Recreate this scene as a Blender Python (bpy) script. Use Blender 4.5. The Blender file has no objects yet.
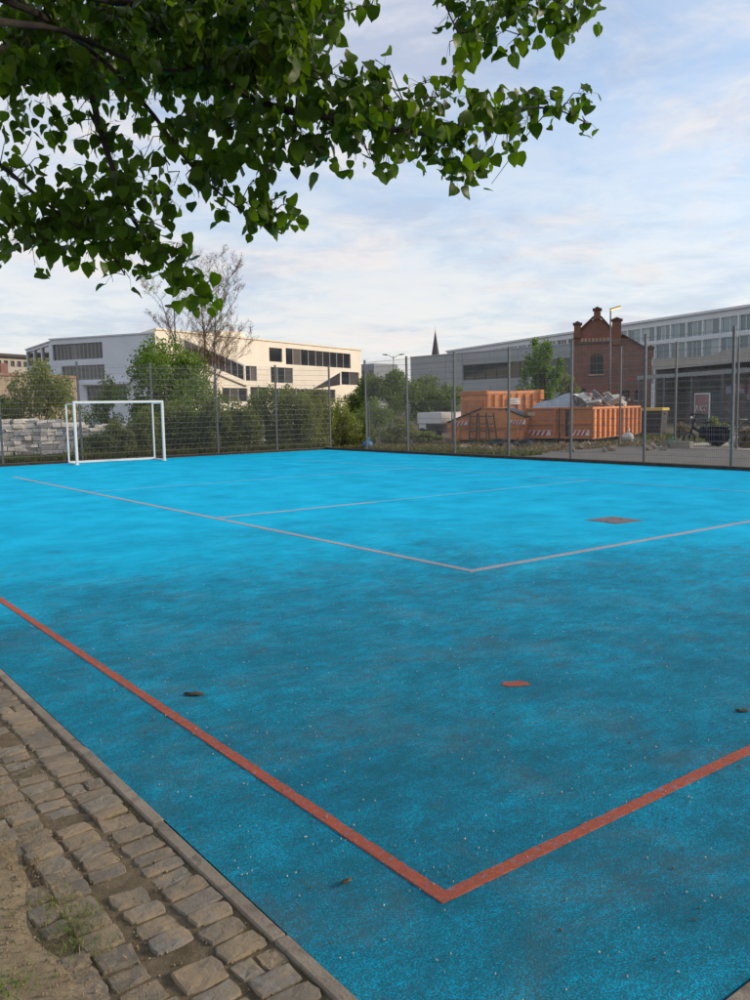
import bpy, math, random
import numpy as np
from mathutils import Vector, Matrix
R = math.radians
rnd = random.Random(7)
rng = np.random.default_rng(7)
scene = bpy.context.scene
C = scene.collection

# ------------------------------------------------------------------ camera
F, PITCH, ROLL, YAW, EYE = 845.37, R(6.2314), R(-1.0189), R(37.034), 1.7
_cy, _sy = math.cos(YAW), math.sin(YAW)
_fw = Vector((_sy*math.cos(PITCH), _cy*math.cos(PITCH), -math.sin(PITCH)))
_r = Vector((_cy, -_sy, 0)); _u = _r.cross(_fw)
_r2 = math.cos(ROLL)*_r + math.sin(ROLL)*_u
_u2 = -math.sin(ROLL)*_r + math.cos(ROLL)*_u
cd = bpy.data.cameras.new('camera'); cam = bpy.data.objects.new('camera', cd); C.objects.link(cam)
cd.sensor_fit = 'VERTICAL'; cd.sensor_height = 36; cd.lens = F/1000*36
cd.clip_start = 0.05; cd.clip_end = 3000
m = Matrix((_r2, _u2, -_fw)).transposed().to_4x4(); m.translation = (0, 0, EYE)
cam.matrix_world = m
scene.camera = cam

# ------------------------------------------------------------------ sky, sun, exposure
SUN_AZ = math.atan2(0.86, -0.50)      # compass-like angle from +Y towards +X
SUN_EL = R(19)
w = bpy.data.worlds.new('World'); scene.world = w; w.use_nodes = True
nt = w.node_tree; nt.nodes.clear(); N = nt.nodes.new; LK = nt.links.new
def wm(op, a=None, b=None, c=None):
    n = N('ShaderNodeMath'); n.operation = op
    for i, v in enumerate((a, b, c)):
        if v is None: continue
        if isinstance(v, (int, float)): n.inputs[i].default_value = v
        else: LK(v, n.inputs[i])
    return n.outputs[0]
def wramp(fac, stops):
    n = N('ShaderNodeValToRGB'); e = n.color_ramp.elements
    while len(e) < len(stops): e.new(0.5)
    for i, (p, c) in enumerate(stops):
        e[i].position = p; e[i].color = (c, c, c, 1) if isinstance(c, (int, float)) else (*c, 1)
    LK(fac, n.inputs[0]); return n.outputs[0]
def wmix(f, a, b):
    n = N('ShaderNodeMix'); n.data_type = 'RGBA'
    if isinstance(f, (int, float)): n.inputs[0].default_value = f
    else: LK(f, n.inputs[0])
    for i, v in ((6, a), (7, b)):
        if isinstance(v, tuple): n.inputs[i].default_value = (*v, 1)
        else: LK(v, n.inputs[i])
    return n.outputs[2]
out = N('ShaderNodeOutputWorld'); tc = N('ShaderNodeTexCoord')
sky = N('ShaderNodeTexSky'); sky.sky_type = 'NISHITA'; sky.sun_disc = False
sky.sun_elevation = SUN_EL; sky.sun_rotation = SUN_AZ; sky.air_density = 1.0; sky.dust_density = 0.6; sky.ozone_density = 1.5
bg_sky = N('ShaderNodeBackground'); LK(sky.outputs[0], bg_sky.inputs[0]); bg_sky.inputs[1].default_value = 0.15
sep = N('ShaderNodeSeparateXYZ'); LK(tc.outputs['Generated'], sep.inputs[0])
zc = wm('MAXIMUM', sep.outputs[2], 0.0)
den = wm('ADD', zc, 0.10)
comb = N('ShaderNodeCombineXYZ'); LK(wm('DIVIDE', sep.outputs[0], den), comb.inputs[0]); LK(wm('DIVIDE', sep.outputs[1], den), comb.inputs[1])
def wnoise(scale, detail, rough, dist, off):
    mp = N('ShaderNodeMapping'); mp.inputs[1].default_value = off; LK(comb.outputs[0], mp.inputs[0])
    n = N('ShaderNodeTexNoise'); n.inputs['Scale'].default_value = scale; n.inputs['Detail'].default_value = detail
    n.inputs['Roughness'].default_value = rough; n.inputs['Distortion'].default_value = dist
    LK(mp.outputs[0], n.inputs[0]); return n.outputs[0]
n1 = wnoise(1.1, 10, 0.64, 0.5, (3.1, 1.7, 0))
n2 = wnoise(0.55, 8, 0.6, 0.8, (8.3, -2.0, 4))
n3 = wnoise(3.2, 8, 0.65, 0.5, (1.0, 5.0, 9))
cover = wramp(n1, [(0.40, 0.0), (0.50, 0.60), (0.60, 1.0)])
low = wramp(zc, [(0.0, 1.0), (0.14, 0.72), (0.30, 0.12), (0.5, 0.0)])
cover = wm('MAXIMUM', cover, low)
cover = wm('MULTIPLY_ADD', cover, 0.68, 0.24)
lit = wramp(wm('ADD', wm('MULTIPLY', n2, 0.62), wm('MULTIPLY', n3, 0.38)), [(0.40, (0.53, 0.58, 0.72)), (0.46, (0.70, 0.72, 0.80)), (0.52, (0.90, 0.85, 0.83)), (0.58, (1.0, 0.90, 0.83))])
lit = wmix(wm('MULTIPLY', low, 0.45), lit, (0.70, 0.72, 0.78))
bg_cl = N('ShaderNodeBackground'); LK(lit, bg_cl.inputs[0]); bg_cl.inputs[1].default_value = 0.66
mx = N('ShaderNodeMixShader'); LK(cover, mx.inputs[0]); LK(bg_sky.outputs[0], mx.inputs[1]); LK(bg_cl.outputs[0], mx.inputs[2])
LK(mx.outputs[0], out.inputs[0])
sd = bpy.data.lights.new('sun', 'SUN'); sun = bpy.data.objects.new('sun', sd); C.objects.link(sun)
sd.energy = 2.3; sd.angle = R(10); sd.color = (1.0, 0.82, 0.61)
sun.rotation_euler = Vector((math.sin(SUN_AZ)*math.cos(SUN_EL), math.cos(SUN_AZ)*math.cos(SUN_EL), math.sin(SUN_EL))).to_track_quat('Z', 'Y').to_euler()
sun.location = (60, -30, 30)
scene.view_settings.view_transform = 'Standard'; scene.view_settings.look = 'None'
scene.view_settings.exposure = 0.62; scene.view_settings.gamma = 1.0; scene.view_settings.use_curve_mapping = False

# ------------------------------------------------------------------ measuring helpers (photo pixel -> place)
def ray(px, py): return _fw + ((px-375)/F)*_r2 + ((500-py)/F)*_u2
def at(px, py, dist):                         # the point a horizontal distance away along that sight line
    d = ray(px, py); k = dist/math.hypot(d.x, d.y); v = d*k
    return Vector((v.x, v.y, v.z+EYE))
def gp(px, py):
    d = ray(px, py); k = -EYE/d.z; return Vector((d.x*k, d.y*k, 0))
def on_wall(px, py, P, D):                    # (along, height) on a vertical wall through P in direction D
    d = ray(px, py); n = (D[1], -D[0])
    k = (P[0]*n[0]+P[1]*n[1])/(d.x*n[0]+d.y*n[1])
    return ((d.x*k-P[0])*D[0]+(d.y*k-P[1])*D[1], EYE+d.z*k)
def pix(p):
    v = Vector(p)-Vector((0, 0, EYE)); z = v.dot(_fw)
    if z <= 0.05: return None
    return 375+F*v.dot(_r2)/z, 500-F*v.dot(_u2)/z

# ------------------------------------------------------------------ materials
def srgb(r, g, b): return tuple((c/255/12.92 if c/255 <= .04045 else ((c/255+.055)/1.055)**2.4) for c in (r, g, b))
class NT:
    def __init__(s, name):
        s.m = bpy.data.materials.new(name); s.m.use_nodes = True; s.t = s.m.node_tree
        s.b = s.t.nodes['Principled BSDF']; s.o = s.t.nodes['Material Output']
    def n(s, k, **kw):
        q = s.t.nodes.new(k)
        for a, v in kw.items(): setattr(q, a, v)
        return q
    def l(s, a, b): s.t.links.new(a, b)
    def coord(s, kind='Object', scale=(1, 1, 1)):
        c = s.n('ShaderNodeTexCoord'); mp = s.n('ShaderNodeMapping'); mp.inputs[3].default_value = scale
        s.l(c.outputs[kind], mp.inputs[0]); return mp.outputs[0]
    def pos(s, scale=(1, 1, 1)):
        c = s.n('ShaderNodeNewGeometry'); mp = s.n('ShaderNodeMapping'); mp.inputs[3].default_value = scale
        s.l(c.outputs['Position'], mp.inputs[0]); return mp.outputs[0]
    def noise(s, v, sc, det=5, rough=.55, dist=0):
        q = s.n('ShaderNodeTexNoise'); q.inputs['Scale'].default_value = sc; q.inputs['Detail'].default_value = det
        q.inputs['Roughness'].default_value = rough; q.inputs['Distortion'].default_value = dist
        s.l(v, q.inputs[0]); return q.outputs[0]
    def ramp(s, f, stops):
        q = s.n('ShaderNodeValToRGB'); e = q.color_ramp.elements
        while len(e) < len(stops): e.new(.5)
        for i, (p, c) in enumerate(stops):
            e[i].position = p; e[i].color = (c, c, c, 1) if isinstance(c, (int, float)) else (*c, 1)
        s.l(f, q.inputs[0]); return q.outputs[0]
    def math(s, op, a, b=0.0, c=0.0):
        q = s.n('ShaderNodeMath', operation=op)
        for i, v in enumerate((a, b, c)):
            if isinstance(v, (int, float)): q.inputs[i].default_value = v
            else: s.l(v, q.inputs[i])
        return q.outputs[0]
    def mix(s, f, a, b, blend='MIX'):
        q = s.n('ShaderNodeMix', data_type='RGBA', blend_type=blend)
        if isinstance(f, (int, float)): q.inputs[0].default_value = f
        else: s.l(f, q.inputs[0])
        for i, v in ((6, a), (7, b)):
            if isinstance(v, tuple): q.inputs[i].default_value = (*v, 1)
            else: s.l(v, q.inputs[i])
        return q.outputs[2]
    def col(s, c):
        if isinstance(c, tuple): s.b.inputs['Base Color'].default_value = (*c, 1)
        else: s.l(c, s.b.inputs['Base Color'])
    def bump(s, h, strength=.3, dist=.01):
        q = s.n('ShaderNodeBump'); q.inputs['Strength'].default_value = strength; q.inputs['Distance'].default_value = dist
        s.l(h, q.inputs['Height']); s.l(q.outputs[0], s.b.inputs['Normal'])
    def rough(s, v):
        if isinstance(v, (int, float)): s.b.inputs['Roughness'].default_value = v
        else: s.l(v, s.b.inputs['Roughness'])
    def rand(s): return s.n('ShaderNodeObjectInfo').outputs['Random']
MATS = {}
def mat(name, c, rough=.75, var=.18, sc=3.0, bump=0.0, bsc=40, metal=0.0, rnd_=0.0, c2=None, thr=(.45, .62), spec=.4, world=False):
    if name in MATS: return MATS[name]
    s = NT(name); v = s.pos() if world else s.coord()
    n = s.noise(v, sc, 7, .6)
    lo = tuple(x*(1-var) for x in c); hi = tuple(min(1, x*(1+var)) for x in c)
    col = s.ramp(n, [(.3, lo), (.7, hi)])
    if c2:
        k = s.ramp(s.noise(v, sc*1.7+.3, 8, .65, .4), [(thr[0], 0.0), (thr[1], 1.0)])
        col = s.mix(k, col, c2)
    if rnd_:
        f = s.math('MULTIPLY_ADD', s.rand(), 2*rnd_, 1-rnd_)
        cc = s.n('ShaderNodeCombineColor')
        for i in range(3): s.l(f, cc.inputs[i])
        col = s.mix(1.0, col, cc.outputs[0], 'MULTIPLY')
    s.col(col); s.rough(rough); s.b.inputs['Metallic'].default_value = metal
    s.b.inputs['Specular IOR Level'].default_value = spec
    if bump: s.bump(s.noise(v, bsc, 6, .65), bump, .02)
    MATS[name] = s.m; return s.m
def leaf_mat(name, a, b, trans=.35, tcol=None, sc=.6, rough=.5):
    if name in MATS: return MATS[name]
    s = NT(name); g = s.n('ShaderNodeNewGeometry')
    n = s.noise(s.pos(), sc, 3)
    f = s.math('ADD', s.math('MULTIPLY', g.outputs['Random Per Island'], .6), s.math('MULTIPLY', n, .5))
    f = s.math('ADD', f, s.math('MULTIPLY', s.rand(), .12))
    col = s.ramp(f, [(.15, a), (.85, b)])
    s.col(col); s.rough(rough); s.b.inputs['Specular IOR Level'].default_value = .3
    t = s.n('ShaderNodeBsdfTranslucent')
    s.l(s.mix(1.0, col, tcol or (1.3, 1.5, .5), 'MULTIPLY'), t.inputs[0])
    ms = s.n('ShaderNodeMixShader'); ms.inputs[0].default_value = trans
    s.l(s.b.outputs[0], ms.inputs[1]); s.l(t.outputs[0], ms.inputs[2]); s.l(ms.outputs[0], s.o.inputs[0])
    MATS[name] = s.m; return s.m

# ------------------------------------------------------------------ mesh helpers
def link_mesh(name, me, parent=None, loc=None, rot=None):
    o = bpy.data.objects.new(name, me); C.objects.link(o)
    if parent is not None: o.parent = parent
    if loc is not None: o.location = loc
    if rot is not None: o.rotation_euler = rot
    return o
def np_mesh(name, V, Fc, m, smooth=False):
    V = np.asarray(V, np.float32); Fc = np.asarray(Fc, np.int32); k = Fc.shape[1]
    me = bpy.data.meshes.new(name); me.vertices.add(len(V)); me.vertices.foreach_set('co', V.ravel())
    me.loops.add(Fc.size); me.loops.foreach_set('vertex_index', Fc.ravel())
    me.polygons.add(len(Fc)); me.polygons.foreach_set('loop_start', np.arange(0, Fc.size, k, dtype=np.int32))
    me.polygons.foreach_set('loop_total', np.full(len(Fc), k, np.int32))
    if smooth: me.polygons.foreach_set('use_smooth', np.ones(len(Fc), bool))
    me.materials.append(m); me.update(calc_edges=True); return me
class MB:
    def __init__(s): s.v = []; s.f = []
    def add(s, vs, fs):
        b = len(s.v); s.v += [tuple(p) for p in vs]; s.f += [tuple(i+b for i in f) for f in fs]; return s
    def box(s, x0, x1, y0, y1, z0, z1):
        return s.add([(x0,y0,z0),(x1,y0,z0),(x1,y1,z0),(x0,y1,z0),(x0,y0,z1),(x1,y0,z1),(x1,y1,z1),(x0,y1,z1)],
                     [(0,3,2,1),(4,5,6,7),(0,1,5,4),(1,2,6,5),(2,3,7,6),(3,0,4,7)])
    def bar(s, p, q, r, r2=None, n=8, caps=True):
        p = Vector(p); q = Vector(q); r2 = r if r2 is None else r2
        d = (q-p).normalized(); a = d.orthogonal().normalized(); b = d.cross(a); vs = []
        for c, rr in ((p, r), (q, r2)):
            for i in range(n):
                t = 2*math.pi*i/n; vs.append(c+(a*math.cos(t)+b*math.sin(t))*rr)
        fs = [(i, (i+1) % n, n+(i+1) % n, n+i) for i in range(n)]
        if caps: fs += [tuple(range(n-1, -1, -1)), tuple(range(n, 2*n))]
        return s.add(vs, fs)
    def tube(s, pts, rs, n=7):
        pts = [Vector(p) for p in pts]; L = len(pts); vs = []; prev = None
        for i, p in enumerate(pts):
            d = (pts[min(i+1, L-1)]-pts[max(i-1, 0)]).normalized()
            a = d.orthogonal().normalized() if prev is None else (prev-d*prev.dot(d)).normalized()
            prev = a; b = d.cross(a); rr = rs[i] if isinstance(rs, (list, tuple)) else rs
            for k in range(n):
                t = 2*math.pi*k/n; vs.append(p+(a*math.cos(t)+b*math.sin(t))*rr)
        fs = [(i*n+k, i*n+(k+1) % n, (i+1)*n+(k+1) % n, (i+1)*n+k) for i in range(L-1) for k in range(n)]
        fs += [tuple(range(n-1, -1, -1)), tuple((L-1)*n+k for k in range(n))]
        return s.add(vs, fs)
    def sqbar(s, p, q, w, up=(0, 0, 1), h=None):
        p = Vector(p); q = Vector(q); d = (q-p).normalized(); u = Vector(up)
        if abs(d.dot(u)) > .95: u = Vector((1, 0, 0))
        a = d.cross(u).normalized()*w/2; b = a.cross(d).normalized()*(h or w)/2
        vs = [p-a-b, p+a-b, p+a+b, p-a+b, q-a-b, q+a-b, q+a+b, q-a+b]
        return s.add(vs, [(0,3,2,1),(4,5,6,7),(0,1,5,4),(1,2,6,5),(2,3,7,6),(3,0,4,7)])
    def prism(s, poly, ext):           # poly: 3d points, ext: extrusion vector
        n = len(poly); e = Vector(ext); P = [Vector(p) for p in poly]
        return s.add(P+[p+e for p in P], [tuple(range(n-1, -1, -1)), tuple(range(n, 2*n))]+[(i, (i+1) % n, n+(i+1) % n, n+i) for i in range(n)])
    def mesh(s, name, m, smooth=False, bevel=0.0):
        me = bpy.data.meshes.new(name); me.from_pydata(s.v, [], s.f); me.materials.append(m)
        import bmesh
        bm = bmesh.new(); bm.from_mesh(me)
        if bevel: bmesh.ops.bevel(bm, geom=bm.edges[:], offset=bevel, segments=1, affect='EDGES', clamp_overlap=True)
        bmesh.ops.recalc_face_normals(bm, faces=bm.faces[:]); bm.to_mesh(me); bm.free()
        if smooth: me.polygons.foreach_set('use_smooth', np.ones(len(me.polygons), bool))
        me.update(); return me
    def build(s, name, m, parent=None, smooth=False, bevel=0.0, loc=None, rot=None):
        return link_mesh(name, s.mesh(name, m, smooth, bevel), parent, loc, rot)
def thing(name, label, cat, loc=(0, 0, 0), rz=0.0, group=None):
    o = bpy.data.objects.new(name, None); C.objects.link(o); o.location = loc; o.rotation_euler = (0, 0, rz)
    o.empty_display_size = .2; return tag(o, label, cat, group)
def tag(o, label, cat, group=None):
    o['label'] = label; o['category'] = cat
    if group: o['group'] = group
    return o
def structure(o): o['kind'] = 'structure'; return o
def stuff(o, label=None, cat=None):
    o['kind'] = 'stuff'
    if label: o['label'] = label; o['category'] = cat
    return o

# ================================================================== SETTING: ground, court, kerbs, setts
def ground_mat():
    s = NT('yard_soil'); v = s.pos()
    a = s.ramp(s.noise(v, 14, 8, .7), [(.3, (.085, .068, .046)), (.7, (.20, .165, .115))])
    g = s.ramp(s.noise(v, .9, 6, .65), [(.5, 0.0), (.66, 1.0)])
    g2 = s.ramp(s.noise(v, 30, 4, .6), [(.3, (.045, .06, .022)), (.7, (.10, .105, .045))])
    s.col(s.mix(g, a, g2)); s.rough(.95); s.b.inputs['Specular IOR Level'].default_value = .15
    s.bump(s.noise(v, 35, 6, .7), .6, .02); return s.m
G_SOIL = ground_mat()
structure(MB().add([(-900,-900,-.03),(900,-900,-.03),(900,900,-.03),(-900,900,-.03)], [(0,1,2,3)]).build('ground', G_SOIL))

X0, X1, Y0, Y1 = 1.31, 19.70, 1.21, 29.35        # the blue court
def court_nodes(s, line=None, fade=.0):
    v = s.pos(); sx = s.n('ShaderNodeSeparateXYZ'); s.l(v, sx.inputs[0])
    grit = s.noise(v, 150, 3, .7); grit2 = s.noise(v, 46, 6, .75)
    bl = s.math('ADD', s.math('MULTIPLY', s.noise(v, 1.1, 8, .68), .55), s.math('MULTIPLY', grit2, .45))
    blue = s.ramp(bl, [(.34, (.000, .28, .485)), (.50, (.002, .435, .71)), (.64, (.012, .56, .87))])
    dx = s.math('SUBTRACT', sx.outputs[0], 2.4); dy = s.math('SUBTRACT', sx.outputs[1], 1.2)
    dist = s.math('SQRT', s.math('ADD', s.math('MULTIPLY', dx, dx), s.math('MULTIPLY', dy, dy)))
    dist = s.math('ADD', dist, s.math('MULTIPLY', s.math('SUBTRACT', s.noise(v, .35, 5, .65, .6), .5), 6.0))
    zone = s.ramp(s.math('DIVIDE', dist, 14.0), [(.06, 1.0), (.40, .84), (.72, .34), (1.0, .05)])  # strongest at the near end: real wear plus the linden's shade painted in
    patch = s.noise(v, 1.9, 10, .80, .3); streak = s.noise(s.pos((.9, 1.6, 1)), 6.0, 8, .75)
    k = s.math('ADD', s.math('MULTIPLY', patch, .40), s.math('MULTIPLY', streak, .38))
    k = s.math('ADD', k, s.math('MULTIPLY', s.math('SUBTRACT', grit2, .5), .70))
    k = s.math('ADD', k, s.math('MULTIPLY', s.math('SUBTRACT', grit, .5), 1.0))
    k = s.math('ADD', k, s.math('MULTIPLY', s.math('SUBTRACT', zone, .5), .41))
    wear_shade = s.ramp(k, [(.38, 0.0), (.47, .40), (.58, .78), (.78, .9)])
    dirt_shade = s.ramp(s.noise(v, 110, 4, .7), [(.25, (.003, .042, .072)), (.55, (.016, .080, .112)), (.75, (.10, .105, .095)), (.9, (.24, .21, .17))])
    big = s.ramp(s.noise(v, 1.3, 9, .75, .4), [(.49, 0.0), (.64, .7)])
    dirt_shade = s.mix(big, dirt_shade, (.075, .070, .052))
    spots = s.ramp(s.noise(v, 3.2, 5, .7, .8), [(.66, 0.0), (.76, .8)])
    body = blue
    if line:
        lc = s.ramp(s.noise(v, 60, 5, .65), [(.25, tuple(c*.72 for c in line)), (.75, tuple(min(1, c*1.15) for c in line))])
        lk = s.ramp(s.math('ADD', s.noise(v, 34, 8, .8), fade), [(.53, 1.0), (.70, .30)])
        body = s.mix(lk, blue, lc)
    col = s.mix(s.math('MULTIPLY', wear_shade, .45 if line else 1.0), body, dirt_shade)
    col = s.mix(s.math('MULTIPLY', spots, .5), col, (.085, .08, .068))
    s.col(col); s.rough(.9); s.b.inputs['Specular IOR Level'].default_value = .07
    s.bump(s.math('ADD', grit, s.math('MULTIPLY', grit2, .6)), .55, .006); return s.m
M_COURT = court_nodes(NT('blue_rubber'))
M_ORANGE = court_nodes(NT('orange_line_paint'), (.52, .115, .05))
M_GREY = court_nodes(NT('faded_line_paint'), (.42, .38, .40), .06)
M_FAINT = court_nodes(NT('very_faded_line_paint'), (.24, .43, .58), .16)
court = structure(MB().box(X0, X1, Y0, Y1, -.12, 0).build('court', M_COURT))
def line(name, m, x0, x1, y0, y1):      # sprayed strip with slightly ragged edges
    q_ = random.Random(int((x0+3*y0)*100)); along_x = (x1-x0) > (y1-y0); a0, a1 = (x0, x1) if along_x else (y0, y1); b0, b1 = (y0, y1) if along_x else (x0, x1)
    us = [a0]; dn = .03
    while us[-1] < a1-dn: us.append(us[-1]+dn*q_.uniform(.6, 1.4)); dn = .03 if us[-1] < 9 else .2
    us.append(a1); n_ = len(us); V = []
    for u_ in us:
        for z_, s_ in ((.0045, 0), (.0005, .0015)):
            for e_, sg in ((b0, -1), (b1, 1)):
                w_ = e_+sg*(s_+(q_.uniform(-.0035, .003) if z_ > .002 else 0)); V.append((u_, w_, z_) if along_x else (w_, u_, z_))
    Fc = []
    for i in range(n_-1):
        c_ = i*4; d_ = c_+4; Fc += [(c_, c_+1, d_+1, d_), (c_, d_, d_+2, c_+2), (c_+1, c_+3, d_+3, d_+1)]
    Fc += [(0, 2, 3, 1), ((n_-1)*4, (n_-1)*4+1, (n_-1)*4+3, (n_-1)*4+2)]
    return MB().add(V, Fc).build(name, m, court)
h = .028
line('boundary_line', M_ORANGE, 1.843-h, 1.843+h, 2.088-h, 28.6)
line('boundary_line', M_ORANGE, 1.843+h, 19.2, 2.088-h, 2.088+h)
h = .045
line('volleyball_line', M_GREY, 5.984-h, 5.984+h, 6.295-h, 24.3)
line('volleyball_line', M_GREY, 5.984+h, 15.15, 6.295-h, 6.295+h)
line('volleyball_line', M_FAINT, 15.15-h, 15.15+h, 6.295+h, 24.3)
line('volleyball_line', M_GREY, 6.02, 9.2, 12.17-h, 12.17+h)
line('volleyball_line', M_FAINT, 9.2, 15.1, 12.17-h, 12.17+h)
line('volleyball_line', M_FAINT, 6.02, 15.1, 18.2-h, 18.2+h)
def blob(name, m, cx, cy, rx, ry, z0, z1, seed, n=18, rz=0, jag=.2, parent=None):
    q = random.Random(seed); poly = []
    for i in range(n):
        t = 2*math.pi*i/n; k = 1+q.uniform(-jag, jag)
        x, y = math.cos(t)*rx*k, math.sin(t)*ry*k
        poly.append((cx+x*math.cos(rz)-y*math.sin(rz), cy+x*math.sin(rz)+y*math.cos(rz), z0))
    return MB().prism(poly, (0, 0, z1-z0)).build(name, m, parent)
blob('penalty_spot', M_ORANGE, 3.70, 3.51, .085, .05, .0005, .004, 3, rz=R(-37), parent=court)
# worn flat steel cover let into the court
M_HATCH = mat('rusty_cover', (.15, .125, .13), .7, .3, 9, .3, 60)
hc = thing('inspection_cover', 'small rusty brown inspection cover set flush into the blue court', 'manhole cover', (10.17, 7.68, 0), R(-4))
MB().box(-.25, .25, -.25, .25, .0005, .007).build('lid', M_HATCH, hc)
fm = MB()
for a in (((-.29,.29),(-.29,-.26)), ((-.29,.29),(.26,.29)), ((-.29,-.26),(-.26,.26)), ((.26,.29),(-.26,.26))):
    fm.box(*a[0], *a[1], .0005, .005)
fm.build('frame', mat('cover_frame', (.12, .11, .11), .6, .2, 8), hc)
for i in (-1, 1): MB().box(i*.15-.03, i*.15+.03, -.01, .01, .0072, .010).build('lifting_slot', mat('dark_slot', (.02, .02, .02), .8), hc)

# kerb edging stones
M_KERB = mat('kerb_concrete', (.25, .215, .175), .9, .22, 6, .5, 90, rnd_=.12, c2=(.11, .10, .075), thr=(.52, .7), world=True)
kerb = structure(MB().box(X0-.055, X0-.006, Y0-.05, 31, -.2, -.03).build('kerb', M_KERB))
y = .28; i = 0
kq = random.Random(5)
while y < 30:
    L = .985
    o = MB().box(-.027, .027, 0, L-.007, -.18, .006).build('kerbstone', M_KERB, kerb, bevel=.006, loc=(X0-.030+kq.uniform(-.003, .003), y, kq.uniform(-.003, .003)))
    o.rotation_euler = (0, 0, kq.uniform(-.003, .003)); y += L; i += 1
x = X0+.02
while x < 20:
    MB().box(0, .978, -.033, .033, -.18, .014).build('kerbstone', M_KERB, kerb, bevel=.007, loc=(x, Y0-.042+kq.uniform(-.003, .003), 0)); x += .985
# the rough edging boards on the far sides of the court
M_EDGE = mat('dark_edging', (.045, .038, .030), .95, .4, 4, .6, 30, c2=(.10, .055, .035), thr=(.5, .7))
edge = structure(MB().box(X1+.01, X1+.16, 0, 29.5, -.1, .085).box(0, X1+.16, 29.50, 29.62, -.1, .07).build('court_edging', M_EDGE))

# granite setts between kerb and trodden earth
def sett_mat():
    s = NT('sett_granite'); v = s.pos(); r = s.rand()
    c = s.ramp(r, [(0, (.17, .155, .132)), (.3, (.22, .195, .155)), (.6, (.27, .22, .155)), (.85, (.23, .22, .20)), (1, (.32, .275, .205))])
    c = s.mix(s.ramp(s.noise(v, 22, 7, .7), [(.35, 0.0), (.7, .75)]), c, (.105, .095, .078))
    d = s.ramp(s.noise(v, 5.5, 7, .7), [(.44, 0.0), (.60, .85)])
    c = s.mix(d, c, (.30, .235, .155))
    c = s.mix(s.ramp(s.noise(v, 160, 3, .6), [(.6, 0.0), (.75, .5)]), c, (.33, .30, .26))
    s.col(c); s.rough(.85); s.b.inputs['Specular IOR Level'].default_value = .3
    s.bump(s.math('ADD', s.noise(v, 38, 6, .7), s.math('MULTIPLY', s.noise(v, 140, 4, .7), .5)), .6, .012); return s.m
M_SETT = sett_mat()
def earth_mat(name, a, b, c):
    s = NT(name); v = s.pos()
    q = s.ramp(s.noise(v, 9, 9, .75), [(.28, a), (.52, b), (.75, c)])
    q = s.mix(s.ramp(s.noise(v, 90, 5, .75), [(.55, 0.0), (.72, .7)]), q, (.30, .25, .17))
    q = s.mix(s.ramp(s.noise(v, 48, 5, .75), [(.58, 0.0), (.74, .8)]), q, (.055, .043, .03))
    q = s.mix(s.ramp(s.noise(v, 2.6, 5, .65), [(.56, 0.0), (.72, .55)]), q, (.07, .062, .035))
    s.col(q); s.rough(.95); s.b.inputs['Specular IOR Level'].default_value = .15
    s.bump(s.math('ADD', s.noise(v, 28, 8, .75), s.math('MULTIPLY', s.noise(v, 150, 4, .7), .4)), .9, .02); return s.m
M_EARTH = earth_mat('trodden_earth', (.21, .165, .108), (.34, .275, .185), (.45, .37, .25))
M_BED = earth_mat('joint_soil', (.085, .069, .048), (.18, .145, .098), (.28, .228, .155))
def earth_grid(name, x0, x1, y0, y1, st, z, amp, m, seed, dip=False):
    nx, ny = int((x1-x0)/st)+1, int((y1-y0)/st)+1
    gx, gy = np.meshgrid(np.linspace(x0, x1, nx), np.linspace(y0, y1, ny))
    ph = np.random.default_rng(seed).uniform(0, 6.28, (8, 3)); gz = np.zeros_like(gx)
    for i, (a, b, c) in enumerate(ph):
        f = 2.3*1.55**i; gz += np.sin(gx*f*math.cos(a)+gy*f*math.sin(a)+b)*np.sin(gx*f*.7*math.sin(c)+gy*f*.8*math.cos(c)+a)/1.5**i
    zz_ = z+amp*gz
    if dip:
        e_ = .70+.03*np.sin(gy*1.1+2)+.03*np.sin(gy*2.7+4)+.025*np.sin(gy*6.1)+.015*np.sin(gy*13)
        k_ = np.clip((gx-e_)/.10, 0, 1); zz_ = zz_-.035*k_*k_*(3-2*k_)
    V = np.stack([gx, gy, zz_], -1).reshape(-1, 3)
    idx = np.arange(nx*ny).reshape(ny, nx)
    Fc = np.stack([idx[:-1, :-1], idx[:-1, 1:], idx[1:, 1:], idx[1:, :-1]], -1).reshape(-1, 4)
    return link_mesh(name, np_mesh(name, V, Fc, m, True))
earth = structure(earth_grid('dirt_path', -4.5, .95, -2, 9, .03, .004, .005, M_EARTH, 3, True))
bed = structure(earth_grid('sett_paving', .60, X0-.056, .2, 9, .02, -.0095, .0032, M_BED, 4))
def sett_mesh(seed):
    q = random.Random(seed); n = 12; base = []
    for i in range(n):
        t = 2*math.pi*(i+.5)/n; cx, cy = math.cos(t), math.sin(t); k = 1/max(abs(cx), abs(cy))**.80
        base.append((cx*.5*k*(1+q.uniform(-.07, .07)), cy*.5*k*(1+q.uniform(-.07, .07))))
    M = MB(); vs = []
    for z, sc in ((-.05, 1.0), (-.006, .985), (.001, .93), (.0025, .65)):
        for (a, b) in base: vs.append((a*sc, b*sc, z+(q.uniform(-.0025, .0025) if z > -.04 else 0)))
    vs.append((0, 0, .0025+q.uniform(-.004, .003)))
    fs = [(r_*n+i, r_*n+(i+1) % n, (r_+1)*n+(i+1) % n, (r_+1)*n+i) for r_ in range(3) for i in range(n)]
    fs += [(3*n+i, 3*n+(i+1) % n, 4*n) for i in range(n)]
    M.add(vs, fs); return M.mesh('sett', M_SETT, smooth=False)
SM = [sett_mesh(40+i) for i in range(14)]
sq = random.Random(11); nsett = 0
cols = [(1.160, .165), (.995, .150), (.845, .135), (.725, .105)]
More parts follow.
